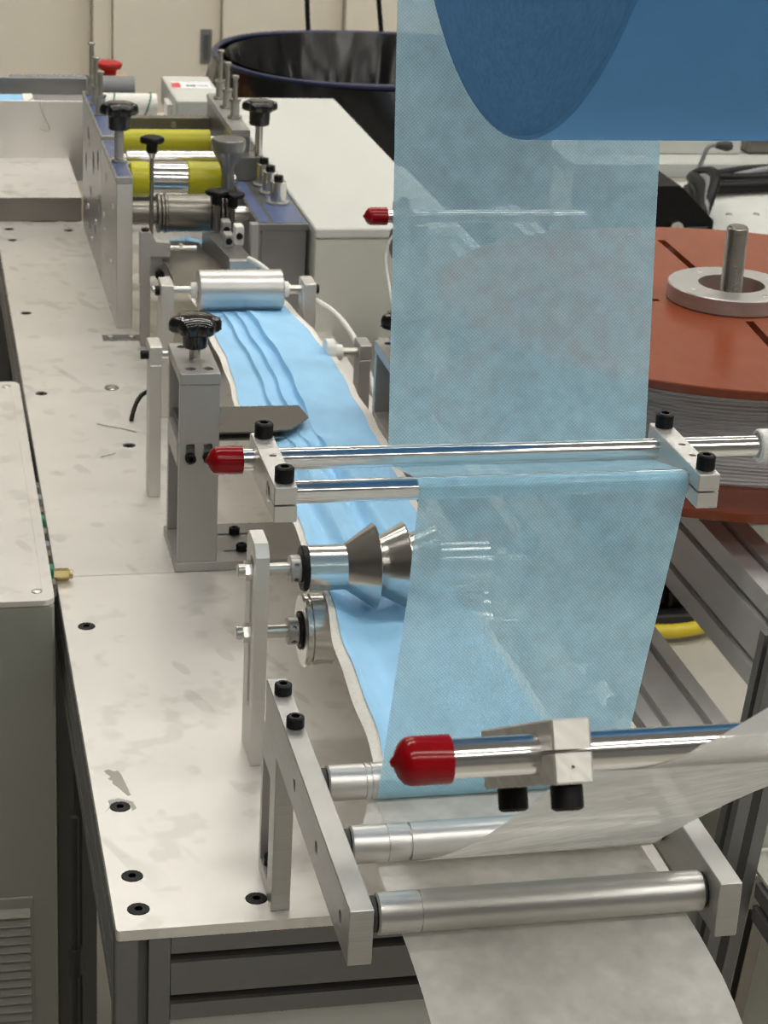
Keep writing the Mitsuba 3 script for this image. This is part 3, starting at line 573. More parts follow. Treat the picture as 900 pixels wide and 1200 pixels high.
# waste bin with liner
WBN = thing('waste_bin', 'big round waste bin lined with a crumpled black plastic bag, behind the white enclosure', 'bin')
bc = np.array([0.765, 2.745]); br = 0.315
th = np.linspace(0, 2 * PI, 145)
obj('barrel', lathe((bc[0], bc[1], 0.0), (0, 0, 1), [(0, 0), (0, br * 0.9), (0.88, br - 0.012), (0.885, br - 0.014), (0.06, br * 0.88), (0.06, 0)], 64), 'm_navy', WBN, smooth=30)
def bag(r0, r1, z0, z1, n, amp, seed):
    G = []
    for k_, t in enumerate(np.linspace(0, 1, n)):
        w = meshkit.fbm(np.stack([np.cos(th) * 7, np.sin(th) * 7, np.full_like(th, t * 2.5 + seed)], 1), 4, seed) - 0.5
        w2 = meshkit.noise(np.stack([np.cos(th) * 16, np.sin(th) * 16, np.full_like(th, t * 0.9)], 1), seed + 3) - 0.5
        e = np.clip(w + 0.7 * w2 + 0.5, 0, 2) * amp * min(1, t * 3) * (1 if r1 > r0 else -1)
        e[-1] = e[0]
        r = r0 + (r1 - r0) * t + e
        G.append(np.stack([bc[0] + r * np.cos(th), bc[1] + r * np.sin(th), z0 + (z1 - z0) * t + 0 * th], 1))
    return sheet(np.array(G))[0]
obj('liner_inside', bag(br - 0.018, br - 0.09, 0.914, 0.40, 34, 0.060, 2), 'm_bag', WBN, smooth=True, label='crumpled black bag inside')
obj('liner_outside', bag(br + 0.006, br + 0.024, 0.908, 0.30, 34, 0.060, 5), 'm_bag', WBN, smooth=True, label='black bag folded over the outside')
pts = np.stack([bc[0] + (br + 0.001) * np.cos(th), bc[1] + (br + 0.001) * np.sin(th), 0.912 + 0.003 * np.sin(3 * th)], 1)
obj('rim', tube(pts, 0.0060, 10, 1), 'm_navy', WBN, smooth=True, label='dark blue rim hoop')

# cream cupboards along the back, hanging cables
cup_lab = ['cream steel cupboard at the far left of the back row', 'narrow cream filler strip cupboard between two seams', 'cream cupboard with a grey recessed handle at its right edge', 'cream cupboard behind the black waste bin', 'cream cupboard at the right of the back row behind the blue roll']
for (x0, x1), lab in zip(((-0.62, 0.2915), (0.2925, 0.3355), (0.3370, 0.5890), (0.5903, 0.8740), (0.8753, 1.35)), cup_lab):
    k = thing('cupboard', lab, 'cupboard')
    yy = 3.74 - (x0 + x1) * 0.5 * 0.12
    obj('carcass', bx(x0, x1, yy + 0.004, yy + 0.40, 0.0, 1.9, 0.001), 'm_cream_seam', k)
    obj('door', bx(x0 + 0.0005, x1 - 0.0005, yy - 0.016, yy + 0.003, 0.06, 1.89, 0.0008), 'm_cream', k)
    if x0 > 0.33 and x0 < 0.4:
        h = obj('handle', bx(0.541, 0.568, yy - 0.021, yy - 0.0165, 0.735, 0.815, 0.001), 'm_grey_plastic', k, label='grey recessed pull handle')
        obj('handle_grip', bx(0.548, 0.560, yy - 0.0245, yy - 0.0215, 0.745, 0.805, 0.001), 'm_profile', h)
        obj('door_latch', bx(0.5885 - 0.030, 0.5885 - 0.012, yy - 0.021, yy - 0.0165, 0.705, 0.72, 0.001), 'm_grey_plastic', k)
solo('power_cable', tube([(0.742, 3.32, 0.62), (0.733, 3.33, 0.9), (0.728, 3.34, 1.0), (0.738, 3.35, 1.25), (0.74, 3.35, 2.9)], 0.0055, 10), 'm_black', 'black cable hanging down behind the bin, left of the pair', 'cable')
solo('power_cable', tube([(0.905, 3.32, 0.62), (0.900, 3.33, 0.88), (0.888, 3.34, 0.98), (0.886, 3.35, 1.2), (0.89, 3.35, 2.9)], 0.0055, 10), 'm_black', 'black cable hanging down behind the bin beside the blue web edge', 'cable')

# ------------------------------------------------------------------ left enclosure with louvres
LE = thing('louvred_enclosure', 'grey green steel enclosure left of the bench with louvres low on its front', 'cabinet')
obj('body', bx(-0.60, -0.0095, 0.532, 1.190, 0.04, 0.7740, 0.002), 'm_grey_paint', LE)
lid = prism(sbox(-0.60, 0.530, -0.0090, 1.192).buffer(-0.012).buffer(0.012), 0.0055, 'xy', 0.7745)
lid = minus(lid, bx(-0.0205, -0.0195, 0.55, 1.155, 0.7790, 0.79, 0))
obj('lid', lid, 'm_table', LE)
for y in (0.552, 1.172): obj('lid_screw', lathe((-0.025, y, 0.780), (0, 0, 1), [(0, 0), (0, 0.0055), (0.001, 0.005), (0.0018, 0.002), (0.0018, 0)], 16), 'm_screw_steel', LE, smooth=30)
lp = obj('louvre_panel', bx(-0.34, -0.034, 0.5285, 0.532, 0.10, 0.452, 0.0006), 'm_grey_paint', LE)
for i in range(30):
    z = 0.436 - i * 0.0103
    obj('louvre', prism(Polygon([(0.5285, z - 0.0045), (0.5225, z - 0.0045), (0.5215, z - 0.0030), (0.5285, z + 0.0035)]), 0.30, 'yz', -0.337), 'm_grey_paint', lp)
for i in range(9):
    y = 0.585 + i * 0.032 + 0.004 * (i % 3)
    obj('terminal', bx(-0.0122, -0.0040, y, y + 0.014, 0.758 + 0.002 * (i % 2), 0.773, 0.001), 'm_green' if i % 4 == 1 else ('m_grey_plastic' if i % 2 else 'm_gunmetal'), LE)
k = solo('brass_fitting', plus(cyl((-0.004, 0.642, 0.7575), (0.012, 0.642, 0.7575), 0.0065, 6, 0), cyl((0.012, 0.642, 0.7575), (0.016, 0.642, 0.7575), 0.0048, 16)), 'm_brass', 'small tarnished brass fitting at the bench edge beside the grey enclosure', 'fitting')
obj('foot', bx(-0.59, -0.02, 0.55, 1.17, 0.0, 0.04, 0), 'm_dark', LE)
solo('drain_pipe', plus(cyl((-0.004, 0.36, 0.0), (-0.004, 0.36, 0.64), 0.0035, 16), cyl((-0.004, 0.36, 0.47), (-0.004, 0.36, 0.50), 0.0065, 16), cyl((-0.004, 0.36, 0.29), (-0.004, 0.36, 0.315), 0.008, 16)), 'm_dark', 'thin dark vertical rod with collars in the gap between enclosure and bench', 'rod', smooth=30)

# ------------------------------------------------------------------ upper web guide (two rods in two clamps)
WG = thing('web_guide', 'pair of chrome rods in two aluminium clamp blocks with a red end cap', 'web guide')
UY, LY, GZ, RR = 0.015, -0.048, 1.1135, 0.0078
def clamp_mesh(x0, x1):
    c = bx(x0, x1, -0.072, 0.034, 1.1015, 1.1262, 0.0006)
    c = minus(c, bx(x0 - 0.01, x1 + 0.01, -0.08, LY, 1.1128, 1.1143, 0))
    c = minus(c, cyl((x0 - 0.01, LY, GZ), (x1 + 0.01, LY, GZ), 0.0080, 32, 0), cyl((x0 - 0.01, UY, GZ), (x1 + 0.01, UY, GZ), 0.0080, 32, 0))
    for y in (-0.012, -0.034): c = minus(c, cyl(((x0 + x1) / 2 + 0.001, y, 1.118), ((x0 + x1) / 2 + 0.001, y, 1.13), 0.0026, 16, 0))
    return c
for x0 in (0.0945, 0.3870):
    obj('clamp', clamp_mesh(x0, x0 + 0.0155), 'm_alu_bright', WG)
    for y in (-0.060, 0.026): obj('clamp_screw', cap_screw((x0 + 0.0085, y, 1.1262), h=0.0105), 'm_black', WG, smooth=35)
obj('guide_rod', cyl((0.083, UY, GZ), (0.72, UY, GZ), RR, 48), 'm_chrome', WG, smooth=30)
obj('guide_rod', cyl((0.0965, LY, GZ), (0.4040, LY, GZ), RR, 48), 'm_chrome', WG, smooth=30)
obj('end_bolt', cap_screw((0.4025, LY, GZ), (1, 0, 0), 0.0062, 0.007), 'm_steel', WG, smooth=35)
obj('end_bolt', cap_screw((0.0960, LY, GZ), (-1, 0, 0), 0.0050, 0.002), 'm_steel', WG, smooth=35)
obj('end_cap', red_cap((0.0865, UY, GZ), (-1, 0, 0), 0.0099, 0.0255), 'm_red', WG, smooth=40, label='red vinyl end cap')
obj('rod_socket', lathe((0.4640, UY, GZ), (1, 0, 0), [(0.002, 0), (0.002, 0.0085), (0, 0.0095), (0, 0.0112), (0.0012, 0.0122), (0.25, 0.0122), (0.25, 0)], 40), 'm_white_plastic', WG, smooth=30)
# unwinding frame, out of the frame at right, that carries the roll and both guides
UF = thing('unwind_frame', 'tall slotted profile post frame at right that carries the roll and guide rods', 'frame')
obj('post', beam('z', (0.745, 0.015), 0.0, 1.95, 0.06, 0.06, 0.06), 'm_profile', UF)
obj('arm', beam('y', (0.745, 1.28), -0.70, -0.0155, 0.04, 0.04), 'm_profile', UF)
obj('arm', beam('y', (0.745, 1.62), -0.25, -0.0155, 0.04, 0.04), 'm_profile', UF)
obj('roll_shaft', cyl((0.150, -0.167, 1.677), (0.765, -0.167, 1.677), 0.0125, 28), 'm_steel', UF, smooth=30)

# near guide rod with tilted clamp and red cap
NG = thing('near_guide_rod', 'chrome rod closest to the camera with a red end cap and a tilted clamp block', 'web guide')
NY, NZ = -0.641, 1.2365
obj('guide_rod', cyl((0.062, NY, NZ), (0.745, NY, NZ), RR, 64), 'm_chrome', NG, smooth=30)
obj('end_cap', red_cap((0.0660, NY, NZ), (-1, 0, 0), 0.0097, 0.0235), 'm_red', NG, smooth=40, label='red vinyl end cap')
Rc = rot([1, 0, 0], -30)
c = bx(0.1005, 0.1160, -0.024, 0.082, -0.0125, 0.0125, 0.0008)
c = minus(c, bx(0.09, 0.13, -0.03, 0.0, -0.0007, 0.0007, 0), cyl((0.09, 0, 0), (0.13, 0, 0), 0.0080, 32, 0))
c = minus(c, cyl((0.108, -0.02, -0.006), (0.108, -0.03, -0.006), 0.0007, 10, 0))
obj('clamp', move(move(c, Rc), t=(0, NY, NZ)), 'm_alu_milled', NG)
for y in (-0.012, 0.066):
    s = cap_screw((0.1083, y, -0.0125), (0, 0, -1), 0.0063, 0.0100)
    obj('clamp_screw', move(move(s, Rc), t=(0, NY, NZ)), 'm_black', NG, smooth=35)

# third rod far behind the web, with pulley and white cord
FR = thing('far_guide_rod', 'steel rod with a red end cap beside the left edge of the hanging blue web', 'web guide')
obj('guide_rod', cyl((0.368, 0.865, 1.0705), (0.600, 0.865, 1.0705), 0.0072, 28), 'm_chrome', FR, smooth=30)
obj('end_cap', red_cap((0.3735, 0.865, 1.0705), (-1, 0, 0), 0.0097, 0.0265), 'm_red', FR, smooth=40, label='red vinyl end cap')
obj('clamp', bx(0.384, 0.398, 0.82, 0.885, 1.0575, 1.083, 0.0008), 'm_alu_dark', FR)
obj('clamp_screw', cap_screw((0.391, 0.86, 1.083)), 'm_black', FR, smooth=35)
obj('pulley', plus(cyl((0.381, 0.865, 1.0400), (0.384, 0.865, 1.0400), 0.0165, 32), cyl((0.384, 0.865, 1.0400), (0.388, 0.865, 1.0400), 0.012, 32), cyl((0.388, 0.865, 1.0400), (0.391, 0.865, 1.0400), 0.0165, 32)), 'm_gunmetal', FR, smooth=30)
obj('post', bx(0.404, 0.419, 0.853, 0.883, 0.7502, 1.0630, 0.001), 'm_alu', FR)
solo('nose_wire', tube([(0.392, 0.862, 1.0525), (0.382, 0.858, 1.052), (0.372, 0.85, 1.035), (0.3705, 0.83, 1.01), (0.3715, 0.80, 0.985), (0.376, 0.775, 0.955), (0.380, 0.77, 0.93)], 0.0016, 8), 'm_white_plastic', 'thin white cord running down from the small pulley beside the blue web', 'cord')
solo('air_hose', tube([(0.290, 1.285, 0.909), (0.300, 1.26, 0.908), (0.322, 1.205, 0.899), (0.345, 1.17, 0.893), (0.365, 1.13, 0.889), (0.378, 1.07, 0.882), (0.3845, 1.00, 0.866), (0.3865, 0.92, 0.833), (0.387, 0.86, 0.80), (0.390, 0.83, 0.765)], 0.0036, 12), 'm_white_plastic', 'white flexible hose curving along the right side of the blue strip', 'hose')

# ------------------------------------------------------------------ the nose wire reel
RX, RY = 0.672, 0.600
NR = thing('wire_reel', 'big reel of grey wire between two glossy brown flanges at the right edge', 'reel')
def flange(z, t):
    f = cyl((RX, RY, z), (RX, RY, z + t), 0.295, 128, 0.001)
    for a in (88, 178, 264, 358):
        c, s = math.cos(math.radians(a)), math.sin(math.radians(a))
        seg = Polygon([(RX + r * c - w * s, RY + r * s + w * c) for r, w in ((0.075, -0.0035), (0.235, -0.0035), (0.235, 0.0035), (0.075, 0.0035))]).buffer(0.0008)
        f = minus(f, prism(seg, t + 0.02, 'xy', z - 0.01))
    return f
obj('top_flange', flange(1.0415, 0.0085), 'm_phenolic', NR); obj('bottom_flange', flange(0.9250, 0.0095), 'm_phenolic', NR)
nz, na = 118, 200
G = []
for i in range(nz):
    z = 0.9348 + (1.0412 - 0.9348) * i / (nz - 1); th2 = np.linspace(0, 2 * PI, na + 1)
    w = meshkit.noise(np.stack([np.cos(th2) * 3.2, np.sin(th2) * 3.2, np.full_like(th2, z * 24)], 1), 3)
    ph = (z + 0.0045 * w) / 0.0034
    r = 0.2265 + 0.0016 * np.abs(np.sin(PI * ph)) + 0.0035 * (meshkit.noise(np.stack([np.cos(th2) * 5, np.sin(th2) * 5, np.full_like(th2, z * 130)], 1), 8) - 0.5)
    r[-1] = r[0]
    G.append(np.stack([RX + r * np.cos(th2), RY + r * np.sin(th2), np.full_like(th2, z)], 1))
obj('wire_winding', sheet(np.array(G))[0], 'm_wire', NR, smooth=True, label='grey wire wound in wavy layers')
obj('core', minus(cyl((RX, RY, 0.936), (RX, RY, 1.0405), 0.10, 48), cyl((RX, RY, 0.90), (RX, RY, 1.06), 0.034, 32, 0)), 'm_dark', NR)
ring = minus(cyl((RX, RY, 1.0502), (RX, RY, 1.0670), 0.0640, 80, 0.0012), cyl((RX, RY, 1.04), (RX, RY, 1.08), 0.0335, 56, 0))
rk = obj('clamp_ring', ring, 'm_alu_brushed', NR, smooth=30, label='turned aluminium clamping ring')
for a in (20, 110, 200, 290): obj('ring_screw', cap_screw((RX + 0.049 * math.cos(math.radians(a)), RY + 0.049 * math.sin(math.radians(a)), 1.0662), r=0.0033, h=0.0016), 'm_screw_steel', rk, smooth=35)
zz = np.arange(0.80, 1.126, 0.001); pr = [(0, 0)] + [(z - 0.80, 0.0112 - (0.0013 if i % 2 else 0)) for i, z in enumerate(zz)] + [(zz[-1] - 0.80 + 0.0015, 0.0088), (zz[-1] - 0.80 + 0.0015, 0)]
obj('threaded_rod', lathe((RX, RY, 0.80), (0, 0, 1), pr, 28), 'm_gunmetal', NR, smooth=False, label='black threaded rod')
obj('hub', cyl((RX, RY, 0.879), (RX, RY, 0.9248), 0.045, 40), 'm_alu_dark', NR, smooth=30)
RS = thing('reel_stand', 'slotted aluminium profile stand under the wire reel with a leaning upright', 'stand')
obj('beam', beam('y', (0.6225, 0.829), 0.155, 1.95, 0.045, 0.0985, 0.0493), 'm_profile_lit', RS)
obj('base_plate', bx(0.646, 0.83, 0.52, 0.70, 0.835, 0.8785, 0.001), 'm_alu_dark', RS)
obj('beam', beam('y', (0.82, 0.795), 0.150, 1.95, 0.04, 0.04), 'm_profile_lit', RS)
up = prism(profile(0.03, 0.03, 0.03), 0.98, 'xy', -0.98)
obj('upright', move(move(up, rot([0, 1, 0], 5.1)), t=(0.5545, 0.12, 0.905)), 'm_profile', RS)
obj('slot_shade', move(move(bx(-0.0042, 0.0042, -0.0148, -0.0130, -0.97, -0.01, 0.0003), rot([0, 1, 0], 5.1)), t=(0.5545, 0.12, 0.905)), 'm_dark', RS, label='dark strip painted in as slot shade')  # dark strip stands in for the shade inside the slot
obj('added_back_sheet', bx(0.45, 0.640, 0.30, 0.303, 0.05, 0.650, 0.0005), 'm_grey_paint', RS)  # sheet added to darken the view behind the upright
obj('leg', beam('z', (0.6225, 1.90), 0.0, 0.7790, 0.04, 0.04), 'm_profile_lit', RS); obj('leg', beam('z', (0.82, 1.90), 0.0, 0.7745, 0.04, 0.04), 'm_profile_lit', RS); obj('leg', beam('z', (0.548, 1.90), 0.0, 0.7000, 0.08, 0.04), 'm_profile_lit', RS); obj('leg', beam('z', (0.82, 0.2), 0.0, 0.7745, 0.04, 0.04), 'm_profile_lit', RS)
obj('cross_beam', beam('y', (0.5640, 0.668), -0.55, 0.100, 0.03, 0.036, 0.036), 'm_profile', RS)
obj('side_rail', beam('y', (0.548, 0.7205), 0.20, 1.95, 0.08, 0.04), 'm_profile_lit', RS)
obj('brace', move(move(bx(-0.006, 0.006, -0.006, 0.006, -0.66, 0, 0.0006), rot([0, 1, 0], 5.1)), t=(0.5600, 0.112, 0.648)), 'm_gunmetal', RS)
obj('side_sheet', bx(0.505, 0.80, 0.157, 0.160, 0.05, 0.655, 0.0005), 'm_pale_paint', RS, label='pale sheet panel')
obj('side_sheet', bx(0.560, 0.80, 0.140, 0.143, 0.694, 0.765, 0.0005), 'm_pale_paint', RS)
obj('tray', bx(0.553, 0.80, -0.55, 0.139, 0.688, 0.692, 0.0005), 'm_pale_paint', RS)

# ------------------------------------------------------------------ things in the right background
k = thing('machine_cover', 'white steel machine cover with rivets behind the wire reel', 'cabinet')
obj('body', bx(1.285, 2.05, 2.20, 2.60, 0.06, 0.685, 0.003), 'm_grey_paint', k)
obj('lid', bx(1.280, 2.06, 2.195, 2.61, 0.6852, 0.700, 0.003), 'm_white_paint', k)
for x in (1.37, 1.425): obj('rivet', lathe((x, 2.34, 0.70), (0, 0, 1), [(0, 0), (0, 0.007), (0.002, 0.005), (0.003, 0)], 14), 'm_alu_dark', k, smooth=30)
obj('foot', bx(1.30, 2.03, 2.22, 2.58, 0, 0.06, 0), 'm_dark', k)
k = thing('junction_box', 'black box with slanted top beside the white machine cover, right of the hanging web', 'box')
obj('body', prism(Polygon([(1.00, 0.30), (1.205, 0.30), (1.205, 0.775), (1.14, 0.835), (1.00, 0.835)]), 0.16, 'xz', 2.00), 'm_black', k)
obj('face_plate', bx(1.155, 1.195, 1.995, 1.9995, 0.66, 0.765, 0.001), 'm_dark', k)
obj('connector', cyl((1.135, 1.985, 0.765), (1.135, 1.999, 0.765), 0.012, 16), 'm_steel', k, smooth=30)
obj('stand', bx(1.05, 1.15, 2.02, 2.14, 0.0, 0.30, 0.002), 'm_black', k)
k = thing('instrument_table', 'pale table behind the cables in the right background', 'table')
obj('top', bx(1.15, 2.3, 2.64, 3.1, 0.70, 0.73, 0.002), 'm_white_paint', k)
for (x, y) in ((1.2, 2.68), (2.25, 2.68), (1.2, 3.05), (2.25, 3.05)): obj('leg', bx(x - 0.02, x + 0.02, y - 0.02, y + 0.02, 0, 0.70, 0.001), 'm_profile', k)
solo('display_cabinet', bx(1.55, 2.2, 2.72, 3.0, 0.731, 1.15, 0.006), 'm_gunmetal', 'dark grey cabinet at the right edge below the blue roll', 'cabinet')
solo('pale_panel', bx(1.20, 1.535, 2.72, 2.76, 0.731, 1.10, 0.003), 'm_white_paint', 'pale upright panel below the blue roll in the right background', 'panel')
rc = np.random.default_rng(5)
cab_lab = ['thick black cable lowest in the tangle on the white cover', 'thin black cable looping over the white cover', 'black cable dropping beside the black junction box', 'grey cable rising to the right across the white cover', 'black cable at the back of the white cover']
for i in range(5):
    dy = 0.012 * i
    pts = [(1.235 + 0.008 * i, 2.05 + 0.03 * i, 0.55), (1.225 + 0.012 * i, 2.13 + 0.02 * i, 0.70 + 0.012 * i), (1.27 + 0.012 * i, 2.30, 0.745 + 0.010 * i), (1.36, 2.46 + dy, 0.722 + 0.008 * (i % 3)), (1.47, 2.50 + dy, 0.716 + 0.005 * i), (1.60, 2.51 + dy, 0.722 + (0.03 if i == 3 else 0.004 * i)), (1.80, 2.52 + dy, 0.73 + (0.05 if i == 3 else 0.003 * i))]
    solo('power_cable', tube(pts, (0.012, 0.007, 0.011, 0.008, 0.010)[i], 10), 'm_grey_plastic' if i == 3 else 'm_black', cab_lab[i], 'cable', group='tangled cables on the white machine cover', smooth=True)
k = thing('microphone_stalk', 'thin grey gooseneck stalk with a small dark head under the blue roll', 'stalk')
obj('stalk', tube([(1.325, 2.45, 0.703), (1.338, 2.45, 0.75), (1.350, 2.45, 0.785), (1.360, 2.45, 0.806), (1.375, 2.45, 0.808)], 0.0042, 10), 'm_grey_plastic', k, smooth=True)
obj('head', lathe((1.373, 2.45, 0.808), (1, 0, -0.06), [(0, 0), (0, 0.006), (0.012, 0.0085), (0.024, 0.0105), (0.032, 0.007), (0.034, 0)], 20), 'm_dark', k, smooth=30)
k = thing('floor_motor', 'black ribbed motor on the floor seen between the profile beams', 'motor')
obj('housing', bx(1.04, 1.27, 2.02, 2.19, 0.03, 0.24, 0.02), 'm_black', k)
for i in range(9): obj('fin', bx(1.05 + 0.025 * i, 1.058 + 0.025 * i, 2.003, 2.02, 0.05, 0.20, 0.001), 'm_black', k)
obj('base', bx(1.03, 1.275, 2.005, 2.195, 0.0, 0.03, 0.004), 'm_dark', k)
solo('air_line', tube([(0.95, 2.06, 0.025), (1.10, 1.975, 0.024), (1.21, 1.955, 0.023), (1.32, 1.985, 0.024), (1.45, 1.97, 0.024), (1.8, 2.1, 0.024)], 0.013, 16), 'm_yellow_hose', 'thick yellow hose lying on the floor in front of the black motor', 'hose', smooth=True)

# ------------------------------------------------------------------ fabrics
cy, cz, cr_ = -0.167, 1.677, 0.295
FRL = thing('fabric_roll', 'large roll of blue nonwoven fabric at the top right', 'fabric roll')
xr0, xr1 = 0.1965, 0.392
obj('winding', lathe((xr0, cy, cz), (1, 0, 0), [(0.0015, cr_ - 0.002), (0.003, cr_), (xr1 - xr0 - 0.003, cr_), (xr1 - xr0 - 0.0015, cr_ - 0.002)], 180), 'm_roll', FRL, smooth=40)
faces = []
for x, s in ((xr0, -1), (xr1, 1)):
    ann = lathe((x, cy, cz), (1, 0, 0), [(0.0 if s < 0 else 0.0, 0.047), (0.0008 * s, 0.15), (0.0, 0.24), (-0.0008 * s, cr_ - 0.006), (-0.0015 * s, cr_ - 0.002)], 180)
    faces.append(ann)
obj('end_face', faces[0], 'm_roll_face', FRL, smooth=True, label='layered cut end of the roll'); obj('end_face', faces[1], 'm_roll_face', FRL, smooth=True)
obj('core_tube', minus(cyl((xr0 - 0.012, cy, cz), (xr1 + 0.012, cy, cz), 0.047, 48), cyl((xr0 - 0.05, cy, cz), (xr1 + 0.05, cy, cz), 0.039, 40, 0)), 'm_paper_grey', FRL, smooth=30)

# blue web: roll -> behind the upper rod -> over the lower rod -> down to the far bracket roller -> under it
def arc(c, r, a0, a1, n):
    a = np.radians(np.linspace(a0, a1, n)); return np.stack([c[0] + r * np.cos(a), c[1] + r * np.sin(a)], 1)
def tangent_out(c1, r1, c2, r2, side):
    d = np.subtract(c2, c1); L = np.hypot(*d); a = math.atan2(d[1], d[0]); return a
g = 0.0004
rod_a, rod_b, rl = (UY, GZ), (LY, GZ), (ROLL_Y[0], RZ)
path = [np.array([(cy + (cr_ + 0.0006) * math.cos(t), cz + (cr_ + 0.0006) * math.sin(t)) for t in np.radians(np.linspace(25, -11.1, 24))])]
path.append(arc(rod_a, RR + g, -11.1, -75, 10))            # behind and under the upper rod
path.append(arc(rod_b, RR + g, 105, 182, 12))              # over the lower rod
path.append(arc(rl, 0.0128 + g, 176, 268, 16))             # round the far bracket roller
path.append(np.array([(-0.06, 0.8882), (-0.045, 0.8880), (-0.02, 0.8874)]))
pth = [path[0]]
for q in path[1:]:
    a, b = pth[-1][-1], q[0]; n = max(2, int(np.hypot(*(b - a)) / 0.008)); tt = np.linspace(0, 1, n + 1)[1:-1, None]
    pth += [a + (b - a) * tt, q]
pth = np.vstack(pth); S = np.r_[0, np.cumsum(np.hypot(*np.diff(pth, axis=0).T))]
def at_z(z, lo, side): return z
kx0, kx1 = [], []
iup = np.argmin(np.hypot(pth[:, 0] - (UY + RR), pth[:, 1] - GZ)); ilo = np.argmin(np.hypot(pth[:, 0] - (LY - RR), pth[:, 1] - GZ)); irl = np.argmin(np.hypot(pth[:, 0] - (rl[0] - 0.0128), pth[:, 1] - RZ))
Sk = [0, S[24], S[iup], S[ilo], S[ilo] + 0.35 * (S[irl] - S[ilo]), S[ilo] + 0.7 * (S[irl] - S[ilo]), S[irl], S[-1]]
XL = np.interp(S, Sk, [0.1975, 0.1975, 0.1915, 0.1955, 0.190, 0.181, 0.1735, 0.1745]); XR = np.interp(S, Sk, [0.391, 0.391, 0.3815, 0.3860, 0.3730, 0.3600, 0.3480, 0.3440])
nu = 60; u = np.linspace(0, 1, nu)
G = np.zeros((len(pth), nu, 3)); tan = np.gradient(pth, axis=0); tan /= np.linalg.norm(tan, axis=1, keepdims=True)
fr_ = np.clip((S - S[ilo] - 0.012) / 0.04, 0, 1) * np.clip((S[irl] - 0.012 - S) / 0.04, 0, 1)
fu_ = np.clip((S - S[24] - 0.02) / 0.08, 0, 1) * np.clip((S[iup] - 0.02 - S) / 0.08, 0, 1)
for i in range(len(pth)):
    x = XL[i] + (XR[i] - XL[i]) * u
    w = 0.0035 * (meshkit.fbm(np.stack([x * 22, np.full(nu, S[i] * 9), np.zeros(nu)], 1), 3, 4) - 0.5) * (fr_[i] * 1.2 + fu_[i])
    w += fr_[i] * 0.0016 * np.sin((x - 0.2) * 130 + S[i] * 18) * np.exp(-((u - 0.35) / 0.3) ** 2)
    G[i, :, 0] = x; G[i, :, 1] = pth[i, 0] + w * tan[i, 1]; G[i, :, 2] = pth[i, 1] - w * tan[i, 0]
mesh, uvs = sheet(G)
solo('blue_web', mesh, 'm_web', 'translucent light blue nonwoven web hanging from the roll and looped over the chrome rods', 'fabric web', smooth=True, uv=uvs)

# white inner webs at the front
def strip_from(pth, xl, xr, nu, wob=0.0, seed=1):
    S = np.r_[0, np.cumsum(np.hypot(*np.diff(pth, axis=0).T))]; u = np.linspace(0, 1, nu); G = []
    for i in range(len(pth)):
        x = xl[i] + (xr[i] - xl[i]) * u
        w = wob * (meshkit.fbm(np.stack([x * 18, np.full(nu, S[i] * 14), np.zeros(nu)], 1), 3, seed) - 0.5)
        G.append(np.stack([x, np.full(nu, pth[i, 0]), pth[i, 1] + w], 1))
    return sheet(np.array(G))
pts = np.vstack([arc((-0.233, RZ), 0.0138, 262, 272, 4)[::-1] * 0 + np.array([[-0.231, 0.8875]]), np.array([(-0.225, 0.8872), (-0.19, 0.8866), (-0.15, 0.8862), (-0.1, 0.8862), (-0.06, 0.8862), (-0.02, 0.8862), (0.03, 0.8860)])])[3:]
front = np.stack([np.linspace(-0.95, -0.236, 40), np.interp(np.linspace(-0.95, -0.236, 40), [-0.95, -0.40, -0.29, -0.25, -0.236], [0.62, 0.838, 0.8745, 0.8855, 0.8875])], 1)
lw = np.vstack([front, pts])
yy = lw[:, 0]
xl = np.interp(yy, [-0.95, -0.30, -0.235, -0.1, -0.06, -0.02, 0.1], [0.160, 0.1595, 0.1560, 0.1585, 0.172, 0.188, 0.205]); xr = np.interp(yy, [-0.95, -0.30, -0.235, -0.1, 0.1], [0.362, 0.352, 0.3440, 0.3420, 0.338])
m_, uv_ = strip_from(lw, xl, xr, 40, 0.0012)
solo('white_web', m_, 'm_white_web', 'mottled white web running from under the nearest roller down to the bottom edge', 'fabric web', smooth=True, uv=uv_)
# twisted white web: from under the middle roller up to the near rod and off to the right
ns, nt = 60, 44
s_ = np.linspace(0, 1, ns); t_ = np.linspace(0, 1, nt)
A = np.array([[0.176 + 0.172 * t, ROLL_Y[1] - 0.004, RZ - 0.0134] for t in t_])
Bq = np.array([[0.119 + 0.195 * t, NY + 0.003, NZ - RR - 0.0006] for t in t_])
G = []
for s in s_:
    P = A + (Bq - A) * s
    hump = math.sin(PI * s) * (0.030 * t_ - 0.012)
    P = P.copy(); P[:, 2] += hump + 0.0
    G.append(P)
# wrap obliquely round the rod and leave upward to the right
for k_, a in enumerate(np.radians(np.linspace(-80, -185, 12))):
    P = Bq.copy(); P[:, 0] += 0.042 * (k_ + 1) / 12; P[:, 1] = NY + (RR + 0.0006) * math.cos(a); P[:, 2] = NZ + (RR + 0.0006) * math.sin(a)
    G.append(P)
for k_ in range(1, 21):
    P = G[ns + 11] + np.array([0.0155, -0.0012, 0.0105]) * k_; G.append(P)
mesh, uvs = sheet(np.array(G))
uvs = np.stack(np.meshgrid(t_ * 195.0, np.arange(len(G)) * 10.0), 2).reshape(-1, 2)
solo('white_web', mesh, 'm_white_web', 'smooth white web twisting up from the middle roller to the near chrome rod', 'fabric web', smooth=True, uv=uvs)
